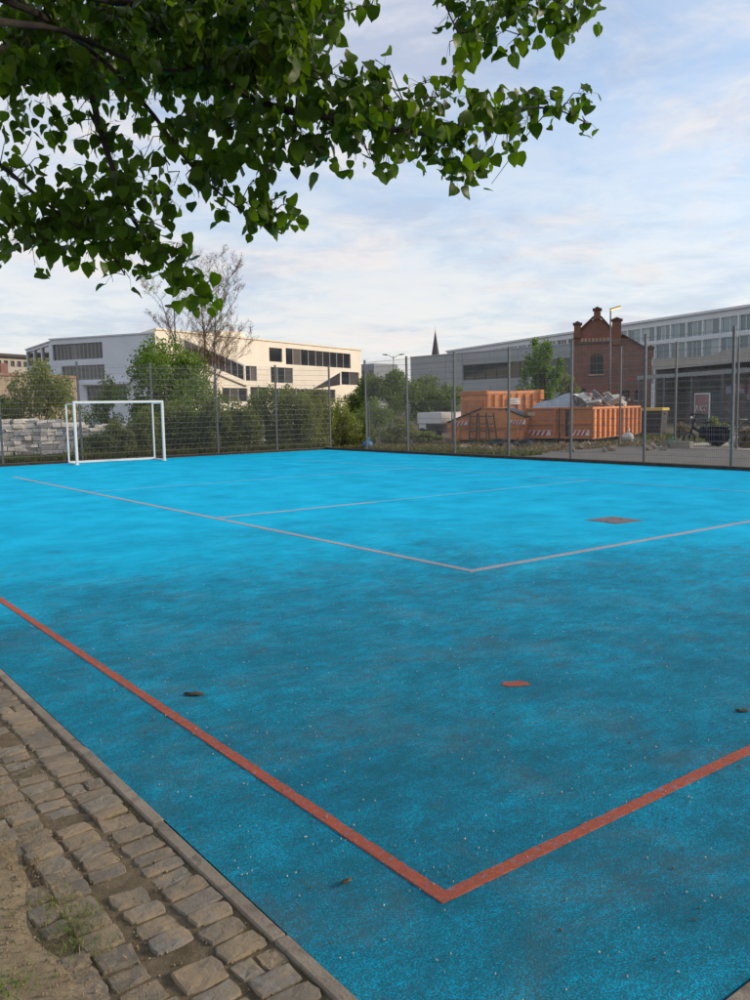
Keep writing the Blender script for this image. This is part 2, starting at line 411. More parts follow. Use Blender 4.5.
for ci, (cx, cw) in enumerate(cols):
    y = .55+.04*ci
    while y < 7.6:
        L = sq.uniform(.078, .135)
        wv = .035*math.sin(y*1.1+ci)+.02*math.sin(y*2.7+2*ci)
        keep = not (ci == 3 and sq.random() < .45) and not (ci == 1 and sq.random() < .05)
        if keep:
            split = ci == 0 and sq.random() < .12
            ww = cw*sq.uniform(.90, 1.06)
            xx = cx+wv*(.12, .2, .3, .4)[ci]+sq.uniform(-.006, .006)
            sub = (sq.uniform(.0, .008) if ci != 1 else sq.uniform(-.010, .004)) - (.006 if sq.random() < .12 else 0)
            for (a, b) in (((-.25, .48), (.26, .48)) if split else ((0, 1.0),)):
                o = link_mesh('sett', sq.choice(SM), bed, (xx+a*ww, y+L/2, sub+sq.uniform(-.003, .003)-.004), (sq.uniform(-.035, .035), sq.uniform(-.035, .035), sq.uniform(-.10, .10)+(math.pi if sq.random() < .5 else 0)))
                o.scale = (ww*b*.97, L*.90, 1.0); nsett += 1
        y += L

# asphalt play strip on the other side of the right-hand fence
M_ASPH = mat('asphalt', (.135, .128, .120), .92, .18, .8, .3, 120, c2=(.19, .175, .155), thr=(.5, .7), world=True)
structure(MB().box(20.35, 28.2, -30, 20.6, -.1, .01).build('asphalt_yard', M_ASPH))
structure(MB().box(28.2, 60, -30, 20.2, -.1, -.012).build('yard_paving', mat('pale_paving', (.40, .365, .31), .95, .25, .6, .2, 60, c2=(.27, .24, .19), world=True)))

# ================================================================== foliage tools
def quads(P, size, seed, up=.0, asp=.75, tri=False):
    q = np.random.default_rng(seed); n = len(P)
    a = q.normal(size=(n, 3)); a[:, 2] -= up; a /= np.linalg.norm(a, axis=1)[:, None]
    b = q.normal(size=(n, 3)); b -= a*(a*b).sum(1)[:, None]; b /= np.linalg.norm(b, axis=1)[:, None]
    s = (size*q.uniform(.6, 1.35, n))[:, None]
    c = np.cross(a, b)*s*.12
    V = np.stack([P-a*s*.5, P+b*s*asp*.42+c, P+a*s*.55, P-b*s*asp*.42+c], 1).reshape(-1, 3)
    Fc = np.arange(4*n).reshape(n, 4); return V, Fc
def lump_points(n, ctr, rad, lumps, seed, lr=.38, shell=.45, flat=0):
    q = np.random.default_rng(seed); ctr = np.array(ctr, float); rad = np.array(rad, float)
    d = q.normal(size=(lumps, 3)); d /= np.linalg.norm(d, axis=1)[:, None]
    L = ctr+d*rad*(q.uniform(.25, .85, lumps)**.7)[:, None]
    ls = q.uniform(.55, 1.25, lumps)
    k = q.choice(lumps, n, p=ls**2/(ls**2).sum())
    e = q.normal(size=(n, 3)); e /= np.linalg.norm(e, axis=1)[:, None]
    r = q.uniform(shell, 1.0, n)**.8*np.where(q.random(n) < .08, 1.35, 1.0)
    P = L[k]+e*(r*ls[k])[:, None]*rad*lr
    return P, L
BARK = mat('grey_bark', (.075, .062, .048), .9, .35, 6, .6, 40)
BARK2 = mat('dark_twig_bark', (.040, .031, .024), .9, .3, 8)
GREENS = {
    'olive':  leaf_mat('olive_foliage', (.084, .104, .036), (.24, .265, .10), .42),
    'brown':  leaf_mat('brown_green_foliage', (.088, .104, .044), (.26, .27, .118), .40),
    'fresh':  leaf_mat('fresh_foliage', (.060, .105, .020), (.18, .27, .055), .42),
    'mid':    leaf_mat('mid_green_foliage', (.065, .100, .032), (.19, .25, .090), .40),
    'dark':   leaf_mat('dark_green_foliage', (.020, .032, .012), (.07, .09, .030), .28),
    'grass':  leaf_mat('weed_foliage', (.05, .062, .018), (.15, .155, .055), .3),
    'dry':    leaf_mat('dry_grass', (.13, .095, .045), (.32, .25, .13), .2, (1, .95, .8)),
}
def plant(name, label, cat, base, h, rx, ry, leaves, size, green, seed, z0=.15, lumps=16, lr=.38, stems=4, group=None, trunk_r=.03, trunk=False, shell=.35, bark=None):
    t = thing(name, label, cat, base, group=group)
    c = (0, 0, z0*h+(1-z0)*h/2); rad = (rx, ry, (1-z0)*h/2)
    P, L = lump_points(leaves, c, rad, lumps, seed, lr, shell)
    P = P[P[:, 2] > .03]
    V, Fc = quads(P, size, seed+1, .3)
    q = random.Random(seed); M = MB()
    if trunk:
        top = Vector((q.uniform(-.1, .1)*rx, q.uniform(-.1, .1)*ry, h*.62))
        pts = [Vector((0, 0, -.1)), Vector((q.uniform(-.04, .04)*h, q.uniform(-.04, .04)*h, h*.25)), top, Vector((top.x*1.4, top.y*1.4, h*.9))]
        M.tube(pts, [trunk_r*1.25, trunk_r, trunk_r*.6, trunk_r*.15], 8)
        for l in L[:stems*3]:
            k = q.uniform(.25, .85); a = pts[1].lerp(pts[2], k)
            mid = a.lerp(Vector(l), .5)+Vector((0, 0, .05*h))
            M.tube([a, mid, Vector(l)], [trunk_r*.4, trunk_r*.25, trunk_r*.08], 5)
        link = M.build('trunk', bark or BARK, t, True)
    else:
        for l in list(L[:max(stems, 3)*3]):
            b = Vector((q.uniform(-.35, .35)*rx, q.uniform(-.35, .35)*ry, -.03))
            M.tube([b, b.lerp(Vector(l), .55)+Vector((q.uniform(-.1, .1), q.uniform(-.1, .1), .1*h)), Vector(l)], [trunk_r, trunk_r*.6, trunk_r*.15], 5)
        M.build('stem', bark or BARK, t, True)
    link_mesh('crown', np_mesh('crown', V, Fc, GREENS[green]), t)
    return t

# ================================================================== FENCES
M_POST = mat('galvanised_post', (.11, .118, .125), .6, .2, 4, metal=.1)
M_WIRE = mat('galvanised_wire', (.15, .155, .16), .6, .15, 3, metal=.2)
def panel_mesh(wd, z0, z1, step=.05, hs=.2, tag_='wire_panel'):
    M = MB(); r = .0026
    x = step/2
    while x < wd:
        M.add([(x-r,-r,z0),(x+r,-r,z0),(x,r,z0),(x-r,-r,z1),(x+r,-r,z1),(x,r,z1)], [(0,1,4,3),(1,2,5,4),(2,0,3,5)]); x += step
    z = z0+.03; r = .004
    while z <= z1+.001:
        for dy in (-.009, .009):
            M.add([(0,dy-r,z-r),(0,dy+r,z-r),(0,dy,z+r),(wd,dy-r,z-r),(wd,dy+r,z-r),(wd,dy,z+r)], [(0,1,4,3),(1,2,5,4),(2,0,3,5)])
        z += hs
    return M.mesh(tag_, M_WIRE)
def fence(name, label, P, D, posts, h, hp, step=.05, pw=.06, panels=None, group=None):
    t = thing(name, label, 'fence', P, math.atan2(D[1], D[0]), group)
    pm = MB().box(-pw/2, pw/2, -pw/2, pw/2, -.2, h).box(-pw/2-.004, pw/2+.004, -pw/2-.004, pw/2+.004, h, h+.012).mesh('post', M_POST)
    for u in posts:
        o = link_mesh('post', pm, t, (u, 0, 0)); o.rotation_euler = (rnd.uniform(-.006, .006), rnd.uniform(-.006, .006), 0)
    cache = {}
    for a, b in zip(posts[:-1], posts[1:]):
        wd = round(b-a, 3)
        lowz = hp/2
        for z0, z1 in ((.05, 2.0), (2.03, hp)):
            k = (wd, z0)
            if k not in cache: cache[k] = panel_mesh(wd, z0, z1, step)
            link_mesh('wire_panel', cache[k], t, (a, -pw/2-.012, 0))
    return t
FY = 29.55; FX = 20.0
fence('wire_mesh_fence', 'long grey welded wire fence behind the white goal along the hedge', (FX-2.6*9, FY, 0), (1, 0), [2.6*i for i in range(10)], 3.45, 3.4)
fence('wire_mesh_fence', 'tall grey welded wire fence running along the right of the blue court', (FX, FY, 0), (0, -1), [2.57*i for i in range(1, 13)], 3.55, 3.5)
fence('wire_mesh_fence', 'further grey wire fence beyond the asphalt strip, in front of the bicycles', (28.5, 21.3, 0), (0, -1), [2.5*i for i in range(0, 8)], 3.95, 3.9, .1)
# the short posts of a low old fence in the scrub
lf = thing('low_post_fence', 'low old grey posts with sagging wires in the scrub beyond the corner', 'fence', (21.2, 31.6, 0), R(-40))
for i, u in enumerate((0, 1.9, 3.7, 5.6)):
    MB().bar((u, 0, -.1), (u, .02, 2.05), .028, n=8).build('post', M_POST, lf)
for z in (.9, 1.5, 2.0): MB().tube([(u, .0, z-.05*math.sin(u*1.7)**2) for u in np.linspace(0, 5.6, 12)], .005, 4).build('wire', M_WIRE, lf)

# ================================================================== GOAL
M_WHITE = mat('goal_white', (.74, .74, .72), .45, .06, 2, spec=.5, c2=(.55, .54, .50), thr=(.6, .75))
gl = thing('football_goal', 'white metal football goal frame without a net at the far end of the court', 'goal', (8.93, 28.05, 0), R(-1.5))
for x in (0, 3.0):
    MB().sqbar((x, 0, 0), (x, 0, 2.0), .08).build('front_post', M_WHITE, gl, bevel=.008)
    MB().sqbar((x, .92, .0), (x, .92, 1.98), .05).build('back_post', M_WHITE, gl, bevel=.006)
    MB().sqbar((x, .04, .03), (x, .895, .03), .05).build('ground_side_bar', M_WHITE, gl, bevel=.006)
    MB().sqbar((x, .04, 1.99), (x, .895, 1.99), .04).build('top_side_arm', M_WHITE, gl, bevel=.006)
    MB().box(x-.07, x+.07, -.07, .07, .002, .012).build('foot_plate', M_WHITE, gl)
MB().sqbar((-.04, 0, 2.042), (3.04, 0, 2.042), .08).build('crossbar', M_WHITE, gl, bevel=.008)
MB().sqbar((.026, .92, .045), (2.974, .92, .045), .075).build('ground_back_bar', M_WHITE, gl, bevel=.008)

# ================================================================== BUILDINGS
def pane_mat(name, a, b, c, rough=.08):
    s = NT(name); r = s.rand()
    s.col(s.ramp(r, [(0, a), (.45, a), (.62, b), (.85, b), (1, c)])); s.rough(rough); s.b.inputs['Specular IOR Level'].default_value = .7
    return s.m
P_DARK = pane_mat('dark_window_glass', (.020, .022, .026), (.045, .045, .048), (.14, .13, .12))
P_BLUE = pane_mat('pale_window_glass', (.11, .16, .18), (.19, .25, .28), (.38, .42, .44))
P_STRIP = pane_mat('black_green_glass', (.012, .020, .022), (.02, .03, .03), (.06, .06, .05))
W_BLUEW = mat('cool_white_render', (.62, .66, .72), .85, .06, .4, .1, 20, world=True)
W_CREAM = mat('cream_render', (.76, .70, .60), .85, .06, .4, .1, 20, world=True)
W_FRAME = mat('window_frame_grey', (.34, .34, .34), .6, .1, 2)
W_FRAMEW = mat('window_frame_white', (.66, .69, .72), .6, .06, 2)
ROOFM = mat('roof_felt', (.14, .14, .14), .9, .2, .5)
def wall_grid(root, L, z0, z1, ops, m, depth=.3, name='wall', body=10.0, cut=(0, 0)):
    us = sorted({0, L, *[o[0] for o in ops], *[o[1] for o in ops]}); zs = sorted({z0, z1, *[o[2] for o in ops], *[o[3] for o in ops]})
    M = MB()
    for a, b in zip(us[:-1], us[1:]):
        for c, d in zip(zs[:-1], zs[1:]):
            if any(o[0] <= (a+b)/2 <= o[1] and o[2] <= (c+d)/2 <= o[3] for o in ops): continue
            M.add([(a,0,c),(b,0,c),(b,0,d),(a,0,d)], [(0,1,2,3)])
    for (a, b, c, d) in ops:
        M.add([(a,0,c),(b,0,c),(b,0,d),(a,0,d),(a,depth,c),(b,depth,c),(b,depth,d),(a,depth,d)], [(0,1,5,4),(1,2,6,5),(2,3,7,6),(3,0,4,7)])
    D = depth+.02
    M.add([(0,0,z0),(L,0,z0),(L,0,z1),(0,0,z1),(0,D,z0),(L,D,z0),(L,D,z1),(0,D,z1)], [(0,1,5,4),(1,2,6,5),(2,3,7,6),(3,0,4,7)])
    me = bpy.data.meshes.new(name); me.from_pydata(M.v, [], M.f); me.materials.append(m); me.update()
    link_mesh(name, me, root)
    MB().prism([(.01+cut[0]*D/body, D+.01, z0), (L-.01-cut[1]*D/body, D+.01, z0), (L-.01-cut[1], body, z0), (.01+cut[0], body, z0)], (0, 0, z1-.02-z0)).build('building_core', m, root)
WC = {}
def window(root, u0, u1, z0, z1, n=1, pane=P_DARK, fr=W_FRAME, y=.18, ft=.06):
    k = (round(u1-u0, 2), round(z1-z0, 2), n, pane.name, fr.name)
    if k not in WC:
        W_, H_ = u1-u0, z1-z0; M = MB()
        M.box(0, W_, 0, .08, 0, ft).box(0, W_, 0, .08, H_-ft, H_).box(0, ft, .001, .079, ft, H_-ft).box(W_-ft, W_, .001, .079, ft, H_-ft)
        ps = []
        for i in range(n):
            a = ft+(W_-2*ft)*i/n; b = ft+(W_-2*ft)*(i+1)/n
            if i: M.box(a-ft/2, a+ft/2, .001, .079, ft, H_-ft)
            ps.append(MB().box(a, b, .03, .045, ft*.9, H_-ft*.9).mesh('pane', pane))
        WC[k] = (M.mesh('window', fr), ps)
    me, ps = WC[k]
    o = link_mesh('window', me, root, (u0, y, z0))
    for p in ps: link_mesh('pane', p, o)
    return o
def row(root, a, b, z0, z1, n, pane=P_DARK, fr=W_FRAME, panes=1):
    for i in range(n):
        u0 = a+(b-a)*i/n; u1 = a+(b-a)*(i+1)/n
        window(root, u0+.02, u1-.02, z0, z1, panes, pane, fr)
# --- school: shaded left wing
SC = at(155, 330, 108.5).to_2d(); SL = at(50, 342, 119.5).to_2d(); SLL = at(26, 351, 135).to_2d(); SR = at(361, 350, 150).to_2d()
def frame(A, B): D = (B-A); L = D.length; D.normalize(); return (A.x, A.y), (D.x, D.y), L, math.atan2(D.y, D.x)
P, D, L, a = frame(SL, SC)
ow = lambda x, y: on_wall(x, y, P, D)
t = thing('school_building', 'pale blue-white school wing with ribbon windows behind the goal', 'building', (*P, 0), a)
H = ow(100, 337)[1]
ops = []
def op(x0, x1, xr, y0, y1):
    o = (max(.3, ow(x0, 380)[0]), min(L-.3, ow(x1, 380)[0]), ow(xr, y1)[1], ow(xr, y0)[1]); ops.append(o); return o
o1 = op(47, 104, 100, 342, 358.5); o2 = op(62, 105, 100, 364.5, 379.5); o3 = op(86, 126, 104, 386, 402)
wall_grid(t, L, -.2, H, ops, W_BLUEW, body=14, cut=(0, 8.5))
for o, n in ((o1, 13), (o2, 11), (o3, 9)): row(t, *o, n)
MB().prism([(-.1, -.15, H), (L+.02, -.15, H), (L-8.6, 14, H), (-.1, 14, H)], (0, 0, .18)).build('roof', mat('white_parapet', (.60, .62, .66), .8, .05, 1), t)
MB().box(o3[0]-.5, o3[1]+.5, -1.2, -.01, o3[3]+.15, o3[3]+.45).build('canopy', W_BLUEW, t)
P, D, L, a = frame(SLL, SL)
t2 = thing('school_building', 'receding far end of the pale school wing above the ochre wall', 'building', (*P, 0), a)
ops = []; zz = (o1[2], o1[3]); zb = (o2[2], o2[3])
for i in range(3):
    u = .5+i*(L-1)/3; ops += [(u, u+(L-1)/3-.5, zz[0], zz[1]), (u, u+(L-1)/3-.5, zb[0], zb[1])]
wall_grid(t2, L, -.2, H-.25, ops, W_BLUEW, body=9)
for o in ops: window(t2, *o)
MB().box(-.1, L-.02, -.15, 9, H-.25, H-.10).build('roof', MATS['white_parapet'], t2)
# --- school: sunlit cream wing
P, D, L, a = frame(SC, SR)
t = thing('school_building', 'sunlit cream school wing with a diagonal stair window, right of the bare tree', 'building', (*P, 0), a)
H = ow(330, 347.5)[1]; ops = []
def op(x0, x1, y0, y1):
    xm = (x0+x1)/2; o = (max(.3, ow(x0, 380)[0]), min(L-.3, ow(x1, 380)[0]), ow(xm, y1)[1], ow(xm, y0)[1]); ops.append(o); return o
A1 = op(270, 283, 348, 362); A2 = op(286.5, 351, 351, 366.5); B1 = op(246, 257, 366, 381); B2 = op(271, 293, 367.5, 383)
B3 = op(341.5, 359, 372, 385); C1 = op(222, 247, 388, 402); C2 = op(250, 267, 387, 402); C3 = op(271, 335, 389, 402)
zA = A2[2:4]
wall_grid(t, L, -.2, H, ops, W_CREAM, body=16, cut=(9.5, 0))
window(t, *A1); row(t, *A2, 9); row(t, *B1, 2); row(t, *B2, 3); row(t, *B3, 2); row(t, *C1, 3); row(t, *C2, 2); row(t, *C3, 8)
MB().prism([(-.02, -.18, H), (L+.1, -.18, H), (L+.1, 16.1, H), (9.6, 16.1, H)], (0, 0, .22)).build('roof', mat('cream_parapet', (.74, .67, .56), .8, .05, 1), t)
rf = MB().box(ow(238, 340)[0], ow(262, 340)[0], 3, 8, H+.22, H+1.3).build('roof_plant_room', W_CREAM, t)
def diag(p, q, hgt, n, name):
    (u0, z0), (u1, z1) = ow(*p), ow(*q)
    for i in range(n):
        a0, a1 = u0+(u1-u0)*i/n, u0+(u1-u0)*(i+1)/n; b0, b1 = z0+(z1-z0)*i/n, z0+(z1-z0)*(i+1)/n
        MB().prism([(a0+.12, -.10, b0-hgt), (a1-.12, -.10, b1-hgt), (a1-.12, -.10, b1), (a0+.12, -.10, b0)], (0, .06, 0)).build('pane', P_DARK, fr_)
fr_ = MB().prism([(*[ow(184, 340)[0]-.3], -.03, ow(184, 340)[1]-2.5), (ow(243, 366)[0]+.3, -.03, ow(243, 366)[1]-2.5), (ow(243, 366)[0]+.3, -.03, ow(243, 366)[1]+.2), (ow(184, 340)[0]-.3, -.03, ow(184, 340)[1]+.2)], (0, .025, 0)).build('stair_window', W_FRAME, t)
diag((184, 340), (243, 366), 2.1, 9, 's')
MB().prism([(ow(184, 358)[0], -.35, ow(184, 358)[1]-.35), (ow(246, 384)[0], -.35, ow(246, 384)[1]-.35), (ow(246, 384)[0], -.35, ow(246, 384)[1]+.3), (ow(184, 358)[0], -.35, ow(184, 358)[1]+.3)], (0, .34, 0)).build('stair_string', W_CREAM, t)
fr_ = MB().prism([(ow(312, 388)[0], -.03, ow(312, 388)[1]-.2), (ow(340, 385)[0], -.03, ow(340, 385)[1]), (ow(340, 372.5)[0], -.03, ow(340, 372.5)[1])], (0, .025, 0)).build('stair_window', P_DARK, t)
# --- ochre low building and its brick coping, far left
P, D, L, a = frame(at(-30, 390, 62).to_2d(), at(77, 390, 70).to_2d())
t = thing('ochre_shed', 'low ochre rendered wall building with a red brick coping at the far left', 'building', (*P, 0), a)
H = ow(30, 377)[1]
MB().box(0, L, 0, 6, -.2, H).build('wall', mat('ochre_render', (.34, .27, .20), .9, .18, .6, .2, 10, c2=(.25, .21, .17)), t)
M_BRICK = None
def brick_mat():
    s = NT('old_red_brick'); v = s.coord()
    vv = s.n('ShaderNodeMapping'); vv.inputs[2].default_value = (R(90), 0, 0); s.l(v, vv.inputs[0])
    b = s.n('ShaderNodeTexBrick'); s.l(vv.outputs[0], b.inputs[0]); b.inputs['Scale'].default_value = 2.0
    b.inputs['Color1'].default_value = (.31, .105, .068, 1); b.inputs['Color2'].default_value = (.20, .075, .055, 1); b.inputs['Mortar'].default_value = (.20, .16, .13, 1)
    b.inputs['Mortar Size'].default_value = .02; b.inputs['Brick Width'].default_value = .5; b.inputs['Row Height'].default_value = .15
    n = s.ramp(s.noise(v, .55, 6, .65), [(.35, 0.0), (.7, .75)])
    s.col(s.mix(n, b.outputs[0], (.135, .075, .056))); s.rough(.9); return s.m
M_BRICK = brick_mat()
for i in range(9):
    MB().box(L*i/9+.01, L*(i+1)/9-.01, -.12, .5, H+.003, H+.22).build('coping_stone', mat('red_coping', (.24, .15, .11), .9, .3, 2), t, bevel=.03)
MB().box(ow(17, 380)[0]-.4, ow(17, 380)[0]+.3, 1, 1.8, H-.02, H+.95).build('chimney', M_BRICK, t)
P, D, L, a = frame(at(-40, 370, 150).to_2d(), at(29, 370, 160).to_2d())
t = thing('flat_roofed_block', 'distant flat-roofed block with a dark eave at the left edge of the photo', 'building', (*P, 0), a)
H = ow(15, 357.5)[1]; ops = [(L*i/10+.25, L*(i+1)/10-.25, ow(15, 367)[1], ow(15, 361)[1]) for i in range(10)]
wall_grid(t, L, -.2, H, ops, mat('beige_block', (.40, .37, .33), .9, .1, .5), body=10)
for o in ops: window(t, *o)
MB().box(-.5, L+.4, -.8, 10, H, H+.5).build('roof', mat('dark_eave', (.06, .055, .055), .8, .1, 1), t)

# --- grey clad hall
P, D, L, a = frame(at(410.5, 357, 123).to_2d(), at(582, 357, 103).to_2d())
t = thing('clad_hall', 'grey metal-clad hall with one long dark window behind the orange containers', 'hall', (*P, 0), a)
H = ow(450, 354.5)[1]
S1 = (ow(463, 370)[0], ow(570, 370)[0], ow(500, 378.5)[1], ow(500, 362.5)[1])
GCL = mat('grey_cladding', (.30, .33, .36), .6, .08, .3, rnd_=.06, spec=.5, world=True)
wall_grid(t, L, -.2, H, [S1], GCL, depth=.5, body=8)
row(t, *S1, 9, P_STRIP, mat('dark_frame', (.05, .055, .06), .5), 1)
# cladding boards: the left bay up to the step, then above and below the long window
ub = ow(446, 370)[0]; nz = 8
for k in range(nz):
    z0, z1 = H*k/nz, H*(k+1)/nz
    for (a0, a1) in ((0, ub-.06), (ub+.06, S1[0]-.1)):
        MB().box(a0+.02, a1, -.05, -.004, z0+.02, z1-.025).build('cladding_panel', GCL, t)
    if z1 < S1[2] or z0 > S1[3]:
        for q_ in range(4):
            b0 = S1[0]+(L-S1[0])*q_/4; b1 = S1[0]+(L-S1[0])*(q_+1)/4
            MB().box(b0+.02, b1-.02, -.05, -.004, z0+.02, z1-.025).build('cladding_panel', GCL, t)
MB().box(-.05, L+.05, -.12, 8.05, H, H+.14).build('roof', mat('roof_edge_grey', (.36, .38, .40), .6, .05, 1), t)
MB().bar((ow(462, 380)[0], -2.5, 0), (ow(462, 380)[0], -2.5, 4.6), .1).build('flue', mat('white_flue', (.6, .6, .6), .5), t)

# --- long glazed block on the right
GA = at(447, 346, 201).to_2d(); GB = at(750, 306, 127).to_2d(); GB = GB+(GB-GA).normalized()*26
P, D, L, a = frame(GA, GB)
t = thing('glazed_block', 'long white office block with rows of pale glass windows on the right skyline', 'building', (*P, 0), a)
H = ow(700, 314.5)[1]
z1a, z1b = ow(700, 336)[1], ow(700, 320.5)[1]; z2a, z2b = ow(700, 357)[1], ow(700, 340)[1]
z3a, z3b = z2a-3.6, z2a-.7
pitch = abs(ow(692, 340)[0]-ow(676, 340)[0]); n = int((L-1.0)/pitch); off = (L-n*pitch)/2
WGL = mat('white_metal_facade', (.60, .63, .66), .6, .05, .3, world=True)
ops = [(off+i*pitch+.16, off+(i+1)*pitch-.16, za, zb) for i in range(n) for za, zb in ((z1a, z1b), (z2a, z2b), (z3a, z3b))]
wall_grid(t, L, -.2, H, ops, WGL, depth=.4, body=14)
wq = random.Random(4)
for o in ops:
    wn = window(t, *o, 2 if wq.random() < .55 else 3, P_BLUE if wq.random() < .93 else P_DARK, W_FRAMEW, .2, .09)
MB().box(-.2, L+.2, -.35, 14.2, H, H+.35).build('roof', mat('roof_edge_white', (.58, .61, .65), .6, .05, 1), t)

# --- church spire far away
sp = at(436, 406, 420)
t = thing('church_tower', 'thin dark church spire rising behind the grey hall', 'church', (sp.x, sp.y, 0))
hs = EYE+(406.6-333)*420/845
MB().box(-2.6, 2.6, -2.6, 2.6, -.2, hs*.55).build('tower', mat('spire_stone', (.13, .10, .095), .9), t)
MB().tube([(0, 0, hs*.55), (0, 0, hs*.62), (0, 0, hs)], [3.2, 2.4, .12], 8).build('spire', mat('spire_slate', (.085, .075, .085), .7), t)
MB().bar((0, 0, hs-.2), (0, 0, hs+2.2), .12, .05, 6).build('finial', MATS['spire_slate'], t)
# --- a low distant block beside the cream wing
P, D, L, a = frame(at(355, 370, 210).to_2d(), at(374, 370, 205).to_2d())
t = thing('distant_block', 'small distant grey block just right of the cream school wing', 'building', (*P, 0), a)
H = ow(366, 364)[1]
ops = [(L*i/3+.3, L*(i+1)/3-.3, H*.62, H*.88) for i in range(3)]
wall_grid(t, L, -.2, H, ops, mat('blue_grey_render', (.27, .30, .34), .8, .05, .4), body=8)
for o in ops: window(t, *o)

# --- red brick gable building
P, D, L, a = frame(at(573, 400, 85).to_2d(), at(651, 400, 85).to_2d())
t = thing('brick_building', 'old red brick building with a stepped gable and three chimney-like pinnacles', 'building', (*P, 0), a)
zz = lambda x, y: ow(x, y)[1]; uu = lambda x: ow(x, 380)[0]
ap, lp, rp = uu(596.5), uu(577), uu(616)
wl = [(0, 0, -.2), (L, 0, -.2), (L, 0, zz(648, 352)), (uu(645), 0, zz(645, 348.5)), (uu(620), 0, zz(620, 335)), (rp, 0, zz(614, 331)), (ap, 0, zz(596, 316.5)), (lp, 0, zz(578, 331.5)), (0, 0, zz(574, 333))]
MB().prism(wl, (0, .5, 0)).build('gable_wall', M_BRICK, t)
MB().prism([(p[0], .5, p[2]-.15) for p in wl[2:]]+[(0, .5, 0), (L, .5, 0)], (0, 13, 0)).build('building_core', M_BRICK, t)
TRIM = mat('dark_brick_trim', (.10, .052, .042), .9, .3, 2); PALE = mat('pale_corbel', (.36, .25, .18), .9, .35, 1.5)
def pin(u, zb, zt, w_):
    MB().box(u-w_/2, u+w_/2, -.18, .7, zb, zt-.28).build('pinnacle', M_BRICK, t)
    MB().box(u-w_/2-.12, u+w_/2+.12, -.30, .82, zt-.28, zt-.1).prism([(u-w_/2, -.2, zt-.1), (u+w_/2, -.2, zt-.1), (u, -.2, zt+.08)], (0, .9, 0)).build('pinnacle_cap', TRIM, t)
pin(ap, zz(596, 319), zz(596, 307.5), .62); pin(lp, zz(577, 338), zz(577, 322), .62); pin(rp, zz(616, 345), zz(616, 318), .85); pin(uu(650), zz(650, 357), zz(650, 346), .5)
def cop(p, q):
    M = MB(); M.sqbar((p[0], .2, p[1]), (q[0], .2, q[1]), .75, (0, 0, 1), .16); M.build('gable_coping', TRIM, t)
cop((lp+.3, zz(578, 330)+.05), (ap-.3, zz(596, 317.5)+.1)); cop((ap+.3, zz(596, 317.5)+.1), (rp-.4, zz(614, 330)+.05)); cop((rp+.5, zz(620, 334.5)), (uu(646), zz(646, 348.5)))
for i in range(9):
    u = lp+.45+(rp-lp-.9)*i/8
    MB().box(u-.13, u+.13, -.1, -.004, zz(596, 341.5), zz(596, 338)).build('corbel', PALE, t)
MB().box(.1, rp-.3, -.07, -.004, zz(596, 344), zz(596, 342)).build('string_course', TRIM, t)
def arch(u0, u1, z0, z1):
    pts = [(u0, -.02, z0), (u1, -.02, z0), (u1, -.02, z1-.3)]+[((u0+u1)/2+(u1-u0)/2*math.cos(k), -.02, z1-.3+.3*math.sin(k)) for k in (.6, 1.2, 1.57, 1.94, 2.54)]+[(u0, -.02, z1-.3)]
    w_ = MB().prism(pts, (0, .015, 0)).build('window', mat('black_window', (.018, .018, .02), .25), t)
    MB().box((u0+u1)/2-.04, (u0+u1)/2+.04, -.06, -.022, z0, z1).box(u0, u1, -.055, -.022, (z0+z1)/2-.04, (z0+z1)/2+.04).build('glazing_bar', TRIM, w_)
    MB().box(u0-.15, u1+.15, -.16, -.004, z0-.16, z0-.01).build('sill', PALE, w_)
arch(uu(590), uu(603), zz(596, 374), zz(596, 354)); arch(uu(622), uu(630), zz(626, 400), zz(626, 389)); arch(uu(635), uu(642), zz(638, 400), zz(638, 389)); arch(uu(580), uu(586), zz(583, 400), zz(583, 388))

# --- open lean-to shed right of the brick gable
P, D, L, a = frame(at(652, 400, 79).to_2d(), at(775, 400, 66).to_2d())
t = thing('open_shed', 'open-fronted shed with a pale beige fascia and dark interior behind the bicycles', 'shed', (*P, 0), a)
zt, zf = ow(700, 355.5)[1], ow(700, 366)[1]
BEI = mat('beige_fascia', (.40, .37, .33), .85, .15, .8); DWALL = mat('shed_wall', (.19, .155, .135), .9, .35, .8, c2=(.27, .21, .18), world=True)
MB().prism([(0, 0, zf), (L, 0, zf), (L, 0, zt+.3), (uu(722), 0, zt+.2), (uu(712), 0, zt-.1), (0, 0, zt+.15)], (0, .25, 0)).build('fascia', BEI, t)
MB().prism([(0, .25, zt-.12), (0, 9, zt-.02), (0, 9, zt-.2), (0, .25, zt-.3)], (L, 0, 0)).build('roof', ROOFM, t)
MB().box(0, L, 3.2, 3.5, -.2, zf+.9).build('back_wall', DWALL, t)
MB().box(-.05, .2, .3, 3.2, -.2, zf+.5).build('side_wall', DWALL, t)
MB().box(L-.2, L, .3, 3.2, -.2, zf+.5).build('side_wall', DWALL, t)
zc_ = ow(700, 376.5)[1]; zd_ = ow(700, 372.5)[1]
MB().box(.2, L, -1.6, -1.42, zc_, zd_).build('beam', mat('grey_beam', (.27, .275, .28), .7), t)
for k in range(6): MB().box(L*k/5.05+.1, L*k/5.05+.22, -1.40, -.01, zc_+.02, zd_-.03).build('rafter', MATS['grey_beam'], t)
for k in range(5):
    MB().box(L*k/4.1+.4, L*k/4.1+.58, -1.58, -1.42, -.05, zc_-.003).build('post', mat('shed_post', (.13, .13, .135), .8), t)
